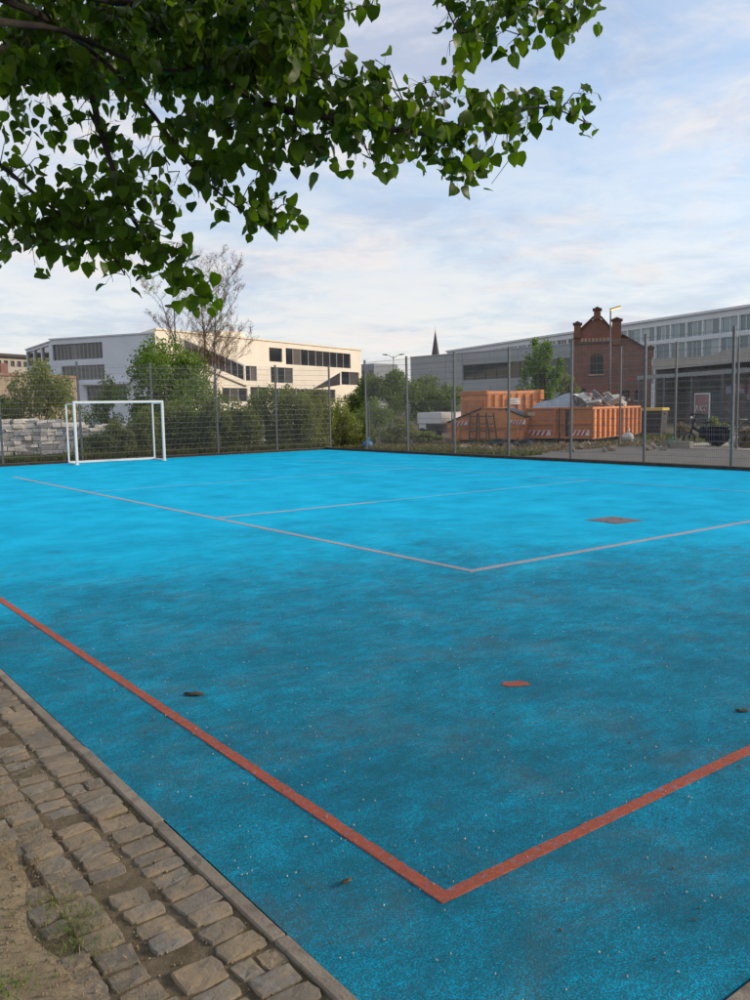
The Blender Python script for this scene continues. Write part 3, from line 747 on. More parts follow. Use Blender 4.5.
def graffiti():
    s = NT('sprayed_panel'); v = s.coord()
    q = s.n('ShaderNodeTexVoronoi'); q.inputs['Scale'].default_value = .9; s.l(s.coord('Object', (1, 1, 1.4)), q.inputs[0])
    c = s.ramp(s.noise(v, .7, 4, .55, 1.2), [(.34, (.12, .11, .14)), (.43, (.30, .31, .44)), (.50, (.55, .50, .60)), (.57, (.46, .24, .30)), (.66, (.16, .14, .15))])
    s.col(c); s.rough(.8); return s.m
gm = graffiti()
for k, (x0, x1, y0, y1) in enumerate(((668, 690, 384, 420), (692.5, 712, 385, 394), (713, 746, 378, 400), (713, 730, 402, 424), (732, 748, 402, 424))):
    MB().box(uu(x0), uu(x1), 3.10, 3.196, max(0, ow(x0, y1)[1]), ow(x0, y0)[1]).build('wall_panel', gm if k in (1, 2, 4) else mat('dark_door', (.13, .15, .13), .8, .3, 1), t)
# faded red poster board with white painted marks
pb = at(702, 403, 67)
b = thing('poster_board', 'faded red and white poster board framed in white in front of the shed', 'sign', (pb.x, pb.y, 0), a)
wP = .88*1; z_ = lambda yy: EYE+(402-yy)*67/845
MB().box(-.85, .85, 0, .04, z_(413), z_(395)).build('board', mat('poster_red', (.27, .17, .155), .8, .4, 1.2, c2=(.30, .085, .075), thr=(.52, .62)), b)
M = MB(); M.box(-.93, -.85, -.02, .05, 0, z_(394)).box(.85, .93, -.02, .05, 0, z_(394)).box(-.85, .85, -.02, .05, z_(395), z_(394)).build('frame', W_FRAMEW, b)
WMK = mat('white_marks', (.50, .49, .47), .8)
for k, (u, kind) in enumerate(((-.55, 0), (0.0, 1), (.5, 2))):
    M = MB(); zb, zt2 = z_(410.5), z_(405.5); w_ = .17
    if kind == 0: M.sqbar((u-w_, -.03, zb), (u, -.03, zt2), .07).sqbar((u+w_, -.032, zb), (u, -.032, zt2), .07)
    elif kind == 1: M.sqbar((u-w_, -.03, zb), (u-w_, -.03, zt2), .07).sqbar((u-w_, -.032, (zb+zt2)/2), (u+w_, -.032, zt2), .07).sqbar((u-w_, -.034, (zb+zt2)/2), (u+w_, -.034, zb), .07)
    else: M.tube([(u+w_*math.cos(k_), -.03, (zb+zt2)/2+(zt2-zb)/2*math.sin(k_)) for k_ in np.linspace(0, 6.28, 12)], .035, 5)
    M.build('painted_mark', WMK, b)

# ================================================================== STREET LAMPS
def lamp(label, base, h, head, arm, rz, lit=False):
    t = thing('street_lamp', label, 'street lamp', base, rz)
    MB().tube([(0, 0, -.1), (0, 0, h*.5), (0, 0, h)], [.075, .06, .045], 8).build('pole', M_POST, t, True)
    MB().box(-.10, .10, -.10, .10, 0, .5).build('base_box', M_POST, t)
    return t
p = at(178, 400, 62); h_ = EYE+(410.5-310)*62/845
t = lamp('street lamp with a flat dark round head left of the cream school wing', (p.x, p.y, 0), h_-.15, 0, 0, 0)
MB().tube([(0, 0, h_-.18), (0, 0, h_-.10), (0, 0, h_), (0, 0, h_+.10)], [.10, .62, .66, .1], 14).build('lamp_head', mat('dark_lamp_head', (.10, .10, .11), .5), t, True)
p = at(609.5, 400, 55); h_ = EYE+(403.5-314)*55/845
t = lamp('slim street lamp with a glowing orange head in front of the brick gable', (p.x, p.y, 0), h_-.1, 0, 0, YAW*-1)
MB().sqbar((-.05, 0, h_-.06), (.62, 0, h_+.10), .20, (0, 0, 1), .10).build('lamp_head', mat('lamp_housing', (.30, .27, .24), .5), t, bevel=.03)
def emit():
    s = NT('lit_lamp_glass'); s.col((.9, .55, .25)); s.b.inputs['Emission Color'].default_value = (1, .50, .16, 1); s.b.inputs['Emission Strength'].default_value = 1.3; return s.m
MB().sqbar((.0, 0, h_-.12), (.60, 0, h_+.03), .22, (0, 0, 1), .07).build('lamp_glass', emit(), t)
p = at(394, 400, 110); h_ = EYE+(407.5-357)*110/845
t = lamp('small distant twin-arm street lamp above the mid trees', (p.x, p.y, 0), h_, 0, 0, -YAW)
for s_ in (-1, 1):
    MB().tube([(0, 0, h_-.3), (s_*.6, 0, h_+.1), (s_*1.1, 0, h_+.1)], .035, 6).build('arm', M_POST, t)
    MB().box(s_*1.1-.3, s_*1.1+.3, -.15, .15, h_+.12, h_+.24).build('lamp_head', MATS['lamp_housing'], t)

# ================================================================== CONTAINER YARD
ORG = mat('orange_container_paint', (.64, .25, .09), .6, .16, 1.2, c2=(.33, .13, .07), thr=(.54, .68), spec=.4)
ORG2 = mat('orange_shade_and_trim', (.47, .175, .065), .65, .2, 1.5, c2=(.20, .08, .04), thr=(.58, .72))  # darker orange: shade painted into panels off the sun side, also trim
DKM = mat('dark_steel', (.035, .035, .037), .6, .3, 3); RUB = mat('tyre_rubber', (.018, .018, .018), .85, .2, 5)
REDM = mat('red_marker', (.46, .035, .03), .6, .15, 3); WHM = mat('white_marker', (.62, .60, .57), .6, .12, 3)
def stripes(root, x0, x1, y, z0, z1, n, slope=.12):
    b = MB().box(x0, x1, y-.012, y-.003, z0, z1).build('warning_board', WHM, root)
    for i in range(n):
        a = x0+(x1-x0-slope)*(i)/n; c = a+(x1-x0-slope)/n*.52
        MB().prism([(a, y-.02, z0+.01), (c, y-.02, z0+.01), (c+slope, y-.02, z1-.01), (a+slope, y-.02, z1-.01)], (0, .006, 0)).build('red_stripe', REDM, b)
# right-hand roll-off container
A = gp(526.5, 443.2).to_2d(); B = gp(591.5, 443.8).to_2d(); dd = (B-A); W_ = dd.length; dd.normalize(); a = math.atan2(dd.y, dd.x); LEN = 6.8
t = thing('roll_off_container', 'open orange ribbed container heaped with scrap, on the right of the yard', 'container', (A.x, A.y, 0), a)
z0, z1 = .20, 1.55
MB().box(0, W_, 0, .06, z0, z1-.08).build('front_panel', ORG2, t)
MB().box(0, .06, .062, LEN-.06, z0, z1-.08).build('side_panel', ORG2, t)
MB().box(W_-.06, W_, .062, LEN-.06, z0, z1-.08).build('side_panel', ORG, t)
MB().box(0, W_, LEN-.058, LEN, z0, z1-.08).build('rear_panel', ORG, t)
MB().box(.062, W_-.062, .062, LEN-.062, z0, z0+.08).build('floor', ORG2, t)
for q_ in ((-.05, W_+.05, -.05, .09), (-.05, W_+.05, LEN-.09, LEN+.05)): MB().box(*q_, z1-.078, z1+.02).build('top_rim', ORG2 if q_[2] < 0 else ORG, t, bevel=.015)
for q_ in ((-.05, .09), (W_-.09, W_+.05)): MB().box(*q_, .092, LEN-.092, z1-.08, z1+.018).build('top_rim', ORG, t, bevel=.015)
for k in range(11):
    yy = .03+k*(LEN-.2)/10
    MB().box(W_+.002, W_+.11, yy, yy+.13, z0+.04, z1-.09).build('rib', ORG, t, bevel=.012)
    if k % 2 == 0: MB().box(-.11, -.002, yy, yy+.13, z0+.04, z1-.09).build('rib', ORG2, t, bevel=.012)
for zz_ in (z0+.02, (z0+z1)/2-.05): MB().box(.02, W_-.02, -.07, -.003, zz_, zz_+.10).build('cross_rail', ORG2, t, bevel=.012)
for xx in (W_*.44, W_*.62): MB().box(xx, xx+.10, -.11, -.003, z0+.13, z1-.082).build('door_post', DKM if xx > W_*.5 else ORG2, t)
MB().bar((W_*.53, -.13, z0), (W_*.53, -.13, z1), .025).build('lock_bar', DKM, t)
for xx in (.35, W_-.55): MB().box(xx, xx+.18, .1, LEN-.1, .06, z0-.003).build('skid', DKM, t)
for xx in (.3, W_-.45):
    for yy in (.3, LEN-.5): MB().bar((xx, yy, .13), (xx+.16, yy, .13), .13, n=12).build('roller', RUB, t)
stripes(t, .12, W_*.38, -.012, z0+.15, z0+.38, 4); stripes(t, W_*.68, W_*.97, -.012, z0+.15, z0+.38, 4)
MB().box(.08, .42, -.02, -.004, z1-.33, z1-.17).build('plate', mat('yellowed_plate', (.50, .38, .22), .6), t)
# scrap heaped in it: each piece is a thing of its own
M_T = Matrix.Translation((A.x, A.y, 0)) @ Matrix.Rotation(a, 4, 'Z')
def loc(x, y, z): return M_T @ Vector((x, y, z))
tp = NT('blue_grey_tarp'); v = tp.coord(); tp.col(tp.ramp(tp.noise(v, 1.6, 5, .6), [(.3, (.30, .35, .42)), (.7, (.50, .56, .63))])); tp.rough(.5)
tp.bump(tp.noise(v, 5, 5, .6, 1), .8, .08)
nx, ny = 16, 14; V = []; q = random.Random(9)
for j in range(ny):
    for i in range(nx):
        u, vv = i/(nx-1), j/(ny-1)
        z = .03+.62*max(0, u)**.9*(1-.25*vv)+.05*math.sin(u*9+vv*5)+.05*math.sin(vv*13+u*4)
        V.append((.15+u*(W_*.60), .25+vv*2.6, z1+z))
Fc = [(j*nx+i, j*nx+i+1, (j+1)*nx+i+1, (j+1)*nx+i) for j in range(ny-1) for i in range(nx-1)]
# closed load body under the sheet so that it has thickness
b0 = len(V); V += [(x_, y_, z1-.25) for (x_, y_, _z) in V[:b0]]
per = [i for i in range(nx)]+[j*nx+nx-1 for j in range(1, ny)]+[(ny-1)*nx+i for i in range(nx-2, -1, -1)]+[j*nx for j in range(ny-2, 0, -1)]
Fc += [(per[k], per[(k+1) % len(per)], per[(k+1) % len(per)]+b0, per[k]+b0) for k in range(len(per))]
M = MB(); M.add(V, Fc); o = M.build('tarpaulin', tp.m, None, True); o.location = (A.x, A.y, 0); o.rotation_euler = (0, 0, a)
tag(o, 'pale blue-grey tarpaulin sheet sloping over the load of the right-hand container', 'tarpaulin')
SCR = [mat('scrap_white', (.52, .50, .47), .7, .15, 3), mat('scrap_grey', (.24, .25, .26), .6, .2, 3), mat('scrap_pink', (.38, .22, .20), .8, .2, 3), mat('scrap_brown', (.17, .11, .075), .9, .25, 3), mat('scrap_blue', (.12, .16, .26), .7, .2, 3)]
SNM = ['scrap_board', 'scrap_sheet', 'scrap_pipe', 'scrap_timber']
q = random.Random(21)
for i in range(56):
    kind = i % 4; x_ = W_*(.50+.46*q.random()); y_ = .5+q.random()*(LEN-1.2); hgt = .58-.30*abs((y_-LEN*.35)/(LEN*.65)); z_0 = z1-.05+q.random()*hgt
    M = MB(); l_ = q.uniform(.35, 1.0)
    if kind == 0: M.box(-l_/2, l_/2, -.2, .2, -.02, .02)
    elif kind == 1: M.prism([(-l_/2, -.3, 0), (0, -.3, .1), (l_/2, -.3, 0), (l_/2, -.3, .015), (0, -.3, .12), (-l_/2, -.3, .015)], (0, .6, 0))
    elif kind == 2: M.tube([(-l_/2, 0, 0), (0, 0, .08), (l_/2, .1, 0)], .04, 7)
    else: M.box(-l_/2, l_/2, -.06, .06, -.06, .06)
    o = M.build(SNM[kind], SCR[(0, 1, 0, 2, 0, 3, 1, 4, 0)[(i*5+i//4) % 9]], None)
    p = loc(x_, y_, z_0); o.location = p; o.rotation_euler = (q.uniform(-.9, .9), q.uniform(-.7, .7), q.uniform(0, 6.28))
    cn = ['white', 'grey', 'pinkish', 'brown', 'blue'][(0, 1, 0, 2, 0, 3, 1, 4, 0)[(i*5+i//4) % 9]]
    kn = ['flat board', 'bent sheet', 'crooked pipe', 'short timber'][kind]
    tag(o, f'{cn} {kn} among the scrap heaped in the right-hand orange container', 'scrap', f'{cn} {kn} pieces in the scrap heap')
# left skip with sloping lids
A = gp(446, 444).to_2d(); B = gp(526, 444).to_2d(); dd = B-A; W_ = dd.length; dd.normalize(); a = math.atan2(dd.y, dd.x)
P = (A.x, A.y); D = (dd.x, dd.y)
t = thing('lidded_skip', 'orange skip with sloping lids and red-white warning boards, left of the open container', 'skip', (A.x, A.y, 0), a)
f_ = lambda x, y: (ow(x, y)[0], 0, ow(x, y)[1])
poly = [f_(451, 440), f_(522, 439.5), f_(526, 418), f_(505, 409.5), f_(482, 409), f_(447, 423.5)]
MB().prism(poly, (0, 1.9, 0)).build('body', ORG, t)
for p1, p2 in ((poly[5], poly[4]), (poly[4], poly[3]), (poly[3], poly[2])):
    MB().sqbar((p1[0], .95, p1[2]+.04), (p2[0], .95, p2[2]+.04), 2.0, (0, 0, 1), .06).build('lid', DKM if p1[2] < 1.3 or p2[2] < 1.3 else ORG2, t)
for px_ in (459, 471, 506, 518): MB().box(ow(px_, 430)[0]-.05, ow(px_, 430)[0]+.05, -.08, -.003, ow(px_, 438)[1], ow(px_, 421)[1]).build('rib', ORG, t, bevel=.01)
MB().box(f_(449, 430)[0], f_(524, 430)[0], -.10, -.083, ow(480, 429)[1], ow(480, 427)[1]).build('side_rail', ORG2, t)
stripes(t, f_(452, 424)[0], f_(468, 424)[0], -.09, ow(460, 428)[1]+.12, ow(460, 422)[1]+.03, 4); stripes(t, f_(511, 424)[0], f_(526, 424)[0], -.09, ow(518, 426.5)[1]+.1, ow(518, 421)[1]+.04, 4)
for px_ in (460, 512): MB().bar((ow(px_, 440)[0], .3, .12), (ow(px_, 440)[0], 1.6, .12), .12, n=12).build('roller', RUB, t)
# leaning steel trestles in front of it
for i, px_ in enumerate((474.5, 484, 493)):
    g_ = gp(px_, 444+.3*i)
    tr = thing('steel_trestle', ['dark upright steel trestle leaning on the lidded skip, leftmost of three', 'dark steel trestle leaning on the lidded skip, middle of three', 'dark tilted steel trestle leaning on the lidded skip, rightmost of three'][i], 'trestle', (g_.x-.3, g_.y-.2, 0), a)
    tl = (0, .05, .12)[i]
    for s_ in (-.16, .16): MB().sqbar((s_+tl, -.05, 0), (s_-tl, .22, 1.38), .05).build('upright', DKM if i != 1 else mat('rust_steel', (.13, .07, .045), .8), tr)
    for k in range(4): MB().sqbar((-.14+tl*(1-k*.5), .0+.06*k, .25+.33*k), (.14+tl*(1-k*.5), .0+.06*k, .25+.33*k), .035).build('rung', DKM, tr)
# tyre and dark tub lying in the weeds
for (px_, py_, r_, lb) in ((522.5, 447, .30, 'black tyre lying in the weeds between the two orange containers'), (497, 445.5, .26, 'black tyre lying under the steel trestles')):
    g_ = gp(px_, py_); M = MB(); n_, k_ = 20, 8; V = []
    for i in range(n_):
        for j in range(k_):
            t1, t2 = 2*math.pi*i/n_, 2*math.pi*j/k_; rr = r_+.12*math.cos(t2)
            V.append((rr*math.cos(t1), rr*math.sin(t1), .11+.11*math.sin(t2)))
    M.add(V, [(i*k_+j, ((i+1) % n_)*k_+j, ((i+1) % n_)*k_+(j+1) % k_, i*k_+(j+1) % k_) for i in range(n_) for j in range(k_)])
    o = M.build('tyre', RUB, None, True); o.location = (g_.x, g_.y, .02); o.rotation_euler = (.25, 0, a); tag(o, lb, 'tyre')
# rear closed container
A = at(470, 420, 44).to_2d(); A2 = at(486, 420, 42.6).to_2d(); B = at(541, 420, 44.6).to_2d()
P, D, L, a2 = frame(A2, B)
t = thing('closed_container', 'tall closed orange container with a white notice standing behind the lidded skip', 'container', (A2.x, A2.y, 0), a2)
H = ow(505, 391.5)[1]
sv = (A-A2); sl = sv.length
MB().box(0, L, 0, 2.3, .2, H-.10).build('body', ORG, t)
MB().prism([(0, 0, H-.098), (0, .14, H+.03), (0, 2.15, H+.03), (0, 2.3, H-.098)], (L, 0, 0)).build('roof', ORG, t)
for k in range(8): MB().box(L*k/7.3+.02, L*k/7.3+.12, -.07, -.003, .25, H-.12).build('rib', ORG if k % 3 else ORG2, t, bevel=.01)
MB().box(-.05, .1, -.09, 2.4, H-.16, H+.06).build('end_rim', ORG2, t, bevel=.02); MB().box(L-.15, L+.12, -.12, 2.4, H-.45, H+.07).build('end_rim', ORG, t, bevel=.03)
MB().box(-.06, -.004, .2, 2.1, .9, H-.4).build('end_hatch', ORG2, t)
o = MB().box(ow(508, 400)[0], ow(519, 400)[0], -.10, -.075, ow(513, 404.5)[1], ow(513, 398)[1]).build('notice', WHM, t)
M = MB(); x_ = ow(508, 400)[0]
for k in range(2): M.box(x_+.08, x_+.48-.1*k, -.104, -.101, ow(513, 402.8-2*k)[1]-.02, ow(513, 402.8-2*k)[1]+.02)
stuff(M.build('notice_lines', mat('notice_grey', (.30, .25, .22), .7), o))
for xx in (.2, L-.5): MB().box(xx, xx+.3, .1, 2.2, -.02, .197).build('skid', DKM, t)
# white box trailer by the scrub
A = at(417, 430, 46).to_2d(); B = at(441, 430, 45).to_2d(); P, D, L, a2 = frame(A, B)
t = thing('box_trailer', 'small white box trailer half hidden in the scrub left of the orange skips', 'trailer', (*P, 0), a2)
MB().box(0, L, 0, 2.2, ow(430, 424)[1], ow(430, 412.5)[1]).build('box', mat('trailer_white', (.66, .67, .67), .5, .08, 1.5), t, bevel=.04)
MB().box(.1, L*.35, .05, 2.1, .25, ow(430, 424)[1]-.003).build('front_locker', MATS['trailer_white'], t)
MB().box(L*.42, L-.1, .05, 2.1, .3, ow(430, 424)[1]-.003).build('dark_hatch', DKM, t)
for xx in (.35, L-.35):
    wh = MB().bar((xx, -.05, .28), (xx, .16, .28), .28, n=18).build('wheel', RUB, t, True)
    MB().bar((xx, -.07, .28), (xx, -.052, .28), .14, n=14).build('hub', M_POST, wh)
# wheeled refuse skip with a yellow lid
A = at(638, 430, 46).to_2d(); B = at(661.5, 430, 45.6).to_2d(); P, D, L, a2 = frame(A, B)
t = thing('wheeled_dumpster', 'black wheeled refuse container with a yellow lid beside the orange container', 'dumpster', (*P, 0), a2)
zb, zt2, zl = .16, ow(650, 411)[1], ow(650, 408.3)[1]
MB().prism([(.07, 0, zb), (L-.07, 0, zb), (L, 0, zt2), (0, 0, zt2)], (0, 1.0, 0)).build('body', mat('bin_black', (.022, .024, .028), .5, .2, 3), t, bevel=.03)
MB().box(-.05, L+.05, -.06, 1.06, zt2+.004, zl+.02).build('lid', mat('bin_yellow', (.62, .46, .06), .5, .1, 3), t, bevel=.03)
for k in range(5): MB().box(L*(k+.5)/5-.02, L*(k+.5)/5+.02, -.03, -.002, zb+.1, zt2-.1).build('rib', MATS['bin_black'], t)
for xx in (.15, L-.15):
    for yy in (.12, .88): MB().bar((xx-.03, yy, .08), (xx+.03, yy, .08), .08, n=12).build('castor', RUB, t)
for xx in (-.06, L+.0): MB().bar((xx, .5, zt2-.15), (xx+.06, .5, zt2-.15), .04).build('lifting_pin', M_POST, t)

# bicycles
BLK = mat('bike_black', (.008, .008, .009), .8, .2, 5, spec=.1); BLUEB = mat('pannier_navy', (.010, .011, .018), .9, .25, 5, spec=.1); REDB = mat('pannier_red', (.14, .02, .025), .7)
def wheel(t, x, r, tyre=.03):
    M = MB(); n_, k_ = 26, 6; V = []
    for i in range(n_):
        for j in range(k_):
            t1, t2 = 2*math.pi*i/n_, 2*math.pi*j/k_; rr = r-tyre+tyre*math.cos(t2)
            V.append((x+rr*math.cos(t1), tyre*math.sin(t2), r+rr*math.sin(t1)))
    M.add(V, [(i*k_+j, ((i+1) % n_)*k_+j, ((i+1) % n_)*k_+(j+1) % k_, i*k_+(j+1) % k_) for i in range(n_) for j in range(k_)])
    w_ = M.build('wheel', RUB, t, True)
    MB().bar((x, -.05, r), (x, .05, r), .035, n=10).build('hub', M_POST, w_)
    M = MB()
    for i in range(12):
        t1 = math.pi*i/6; M.bar((x, 0, r), (x+(r-tyre)*math.cos(t1), 0, r+(r-tyre)*math.sin(t1)), .004, n=4, caps=False)
    stuff(M.build('spokes', M_POST, w_))
fA = gp(686, 445.6).to_2d(); fB = gp(727, 446.6).to_2d()
P, D, L, a2 = frame(fA, fB)
t = thing('cargo_bicycle', 'black low cargo bicycle with dark panniers parked behind the further wire fence', 'bicycle', (*P, 0), a2)
wheel(t, .12, .28, .045); wheel(t, 1.32, .28, .045)
MB().tube([(.12, 0, .28), (.20, 0, .55), (.36, 0, 1.05)], .04, 8).build('fork', BLK, t, True)
MB().tube([(.33, 0, .98), (.40, 0, 1.22)], .035, 8).build('steering_stem', BLK, t, True)
MB().tube([(.30, -.28, 1.21), (.42, -.12, 1.24), (.42, .12, 1.24), (.58, .30, 1.19)], .03, 8).build('handlebar', BLK, t, True)
MB().tube([(.24, 0, .72), (.50, 0, .60), (.80, 0, .42), (1.32, 0, .30)], .065, 8).build('frame', BLK, t, True)
MB().tube([(.74, 0, .42), (.86, 0, .88)], .022, 8).build('seat_tube', BLK, t, True)
MB().prism([(.70, -.04, .90), (.78, -.10, .88), (1.00, -.11, .90), (1.04, -.10, .97), (.90, -.08, .95)], (0, .19, 0)).build('saddle', BLK, t, bevel=.02)
for s_ in (-.34, .10): MB().box(.92, 1.64, s_, s_+.24, .14, .70).build('pannier', BLUEB, t, bevel=.09)
MB().box(.62, .90, -.26, .24, .30, .76).build('pannier', BLK, t, bevel=.09)
MB().box(1.02, 1.66, -.24, .24, .70, .76).build('rack', BLK, t, bevel=.02); MB().box(1.05, 1.6, -.305, -.302, .52, .57).build('reflective_strip', REDB, t)
MB().bar((.24, -.02, 1.10), (.19, -.02, 1.10), .05, n=10).build('head_light', WHM, t)
fA = gp(733, 445.4).to_2d(); fB = gp(765, 446).to_2d(); P, D, L, a2 = frame(fA, fB)
t = thing('bicycle', 'grey city bicycle parked at the right edge beside the cargo bicycle', 'bicycle', (*P, 0), a2)
GRB = mat('bike_grey', (.06, .055, .058), .5)
wheel(t, .1, .34, .022); wheel(t, 1.15, .34, .022)
for nm, pts in (('fork', [(.1, 0, .34), (.2, 0, .62), (.27, 0, .9)]), ('top_tube', [(.25, 0, .82), (.70, 0, .78)]), ('down_tube', [(.24, 0, .76), (.62, 0, .30)]), ('seat_tube', [(.62, 0, .30), (.74, 0, .95)]), ('chain_stay', [(.62, 0, .30), (1.15, 0, .34)]), ('seat_stay', [(.70, 0, .76), (1.15, 0, .34)]), ('handlebar', [(.18, -.27, .98), (.28, -.1, 1.0), (.28, .1, 1.0), (.40, .27, .98)])):
    MB().tube(pts, .024, 8).build(nm, GRB, t, True)
MB().prism([(.62, -.03, .97), (.72, -.08, .95), (.88, -.10, .96), (.90, -.09, 1.01)], (0, .17, 0)).build('saddle', BLK, t, bevel=.015)
MB().box(.86, 1.36, -.08, .08, .70, .73).build('rack', GRB, t)
# kerb block, green sack and white debris by the bikes
g_ = gp(681.5, 448.3)
o = MB().box(-.40, .40, -.18, .18, -.02, .26).build('concrete_block', mat('raw_concrete', (.25, .23, .195), .9, .2, 4, .4, 40), None, bevel=.025); o.location = (g_.x, g_.y, 0); o.rotation_euler = (0, 0, R(-85)); tag(o, 'low concrete block on the ground in front of the cargo bicycle', 'concrete block')
def sack(label, pos, r, m, seed):
    q = np.random.default_rng(seed); n_, k_ = 14, 8; V = [(0, 0, 0)]
    for j in range(1, k_):
        ph = math.pi*j/k_
        for i in range(n_):
            th = 2*math.pi*i/n_; rr = r*(1+q.uniform(-.16, .16))*(1 if j > 2 else .9)
            V.append((rr*math.sin(ph)*math.cos(th), rr*math.sin(ph)*math.sin(th)*.8, max(0, r*.75-r*.75*math.cos(ph)+q.uniform(-.03, .03))))
    V.append((0, 0, r*1.6)); T = len(V)-1; Fc = [(0, 1+(i+1) % n_, 1+i) for i in range(n_)]
    Fc += [(1+j*n_+i, 1+j*n_+(i+1) % n_, 1+(j+1)*n_+(i+1) % n_, 1+(j+1)*n_+i) for j in range(k_-2) for i in range(n_)]
    Fc += [(T, 1+(k_-2)*n_+i, 1+(k_-2)*n_+(i+1) % n_) for i in range(n_)]
    t = thing('rubbish_sack', label, 'sack', pos)
    M = MB(); M.add(V, Fc); M.build('sack_body', m, t, True); MB().tube([(0, 0, r*1.45), (.02, 0, r*1.75), (.08, .03, r*1.95)], [r*.22, r*.10, r*.2], 7).build('tied_neck', m, t, True)
g_ = gp(672, 448); sack('green rubbish sack lying beside the concrete block', (g_.x, g_.y, 0), .2, mat('sack_green', (.06, .19, .13), .5, .2, 4), 1)
g_ = gp(356.5, 451); sack('small blue sack lying at the fence foot near the far corner', (g_.x+1.0, g_.y+.6, 0), .24, mat('sack_blue', (.03, .16, .38), .5, .2, 4), 2)
g_ = gp(735, 447); sack('whitish sack standing under the grey city bicycle', (g_.x, g_.y, 0), .26, mat('sack_white', (.50, .48, .46), .7, .2, 4), 3)
g_ = gp(628, 443); sack('pale sack lying at the rear corner of the right-hand orange container', (g_.x, g_.y, 0), .30, MATS['sack_white'], 4)

# ================================================================== STACKS OF PALE STONE BEHIND THE LEFT FENCE
ST = []
for nm, c in (('pale_stone', (.66, .64, .61)), ('grey_stone', (.50, .49, .48)), ('cream_stone', (.68, .64, .57))): ST.append(mat(nm, c, .9, .2, 3, .5, 20, rnd_=.15, c2=(.20, .19, .17), thr=(.58, .72)))
def block_mesh(seed, m):
    q = random.Random(seed); M = MB(); M.box(-.5, .5, -.5, .5, -.5, .5)
    M.v = [tuple(c+q.uniform(-.11, .11) for c in v_) for v_ in M.v]; return M.mesh('stone_block', m, bevel=.04)
BM = [block_mesh(60+i, ST[i % 3]) for i in range(9)]
PAL = mat('pallet_wood', (.20, .15, .10), .9, .3, 4)
def stone_stack(label, pos, rz, wd, dp, hgt, seed):
    t = thing('stone_stack', label, 'stone stack', pos, rz); q = random.Random(seed)
    z = 0
    for y_ in (-dp*.42, 0, dp*.42): MB().box(-wd/2, wd/2, y_-.05, y_+.05, 0, .09).build('pallet_runner', PAL, t)
    for k in range(7): MB().box(-wd/2+k*wd/7+.01, -wd/2+(k+1)*wd/7-.03, -dp/2, dp/2, .092, .115).build('pallet_board', PAL, t)
    z = .12
    while z < hgt:
        hh = q.uniform(.11, .21); x_ = -wd/2
        while x_ < wd/2-.1:
            l_ = min(q.uniform(.20, .46), wd/2-x_)
            for y_ in (-dp/4, dp/4):
                if q.random() < .94:
                    o = link_mesh('stone_block', q.choice(BM), t, (x_+l_/2, y_+q.uniform(-.06, .06), z+hh/2), (q.uniform(-.03, .03), q.uniform(-.03, .03), q.uniform(-.05, .05)))
                    o.scale = (l_*.96, dp/2*.97, hh*.95)
            x_ += l_
        z += hh
    return t
stk = [(-14, 'stack of pale stone blocks at the left edge, outermost behind the fence', 1.75, 1.75), (13, 'stack of pale stone blocks behind the fence, second from the left edge', 1.9, 1.8), (40, 'stack of pale stone blocks behind the fence, third from the left edge', 1.9, 1.65), (63, 'stack of pale stone blocks just left of the goal', 1.7, 1.55),
       (104, 'stack of pale stone blocks seen through the goal', 1.8, 1.5), (131, 'low stack of pale stones seen behind the right half of the goal', 1.8, 1.4), (170, 'pale stone stack glimpsed through the shrubs right of the goal', 1.8, 1.4), (240, 'pale stone stack under the cream wing, hidden in the hedge', 1.8, 1.5)]
for i, (px_, lb, wd, hg) in enumerate(stk):
    hg -= .30
    p = at(px_, 440, 36.0-.002*px_); stone_stack(lb, (p.x, p.y, 0), R(-12+3*math.sin(i*2)), wd, 1.0, hg, 80+i)

# ================================================================== VEGETATION
def shrub_at(px_, dist, top, halfw, green, leaves, label, seed, name='shrub', size=.09, group=None, z0=.0, lumps=18, lr=.34, stems=4, cat='shrub'):
    p = at(px_, 440, dist); hor = 407.7-(px_-375)*.0178
    h_ = EYE+(hor-top)*dist/845; r_ = halfw*dist/845
    return plant(name, label, cat, (p.x, p.y, 0), h_, r_, max(r_*.8, .4), leaves, size, green, seed, z0, lumps, lr, stems, group)
shrub_at(38, 43, 363, 34, 'olive', 6500, 'tall olive shrub over the stone stacks at the far left', 101, size=.13)
shrub_at(4, 44, 385, 26, 'dark', 3500, 'low dark bush at the left edge in front of the ochre wall', 102, size=.13)
shrub_at(66, 46, 378, 22, 'olive', 3000, 'smaller olive bush just above the left goal post', 103, size=.12)
shrub_at(163, 40, 341, 44, 'fresh', 22000, 'big fresh green bush above the right goal post', 104, 'leafy_bush', .13, lumps=44, lr=.36)
shrub_at(112, 41, 378, 24, 'mid', 3500, 'mid green bush behind the goal', 105, size=.12)
shrub_at(205, 37, 383, 34, 'mid', 5500, 'mid green spreading bush under the bare tree', 106, size=.11)
HG = 'hedge shrubs along the rear fence'
hedge = [(120, 424, 16, 'brown', 'low brown hedge shrub seen through the right half of the goal'), (146, 414, 18, 'olive', 'olive hedge shrub right behind the right goal post'), (180, 404, 22, 'olive', 'olive hedge shrub first to the right of the goal along the rear fence'),
    (212, 400, 22, 'brown', 'brownish hedge shrub second to the right of the goal along the rear fence'), (243, 402, 22, 'brown', 'brownish hedge shrub in the middle of the rear hedge, under the stair window'), (270, 390, 23, 'olive', 'tall olive hedge shrub under the left of the cream wing window row'),
    (295, 386, 23, 'brown', 'tallest brownish hedge shrub under the right of the cream wing window row'), (317, 393, 18, 'olive', 'olive hedge shrub in the far corner of the two fences'), (92, 434, 14, 'olive', 'lowest olive hedge shrub behind the left half of the goal')]
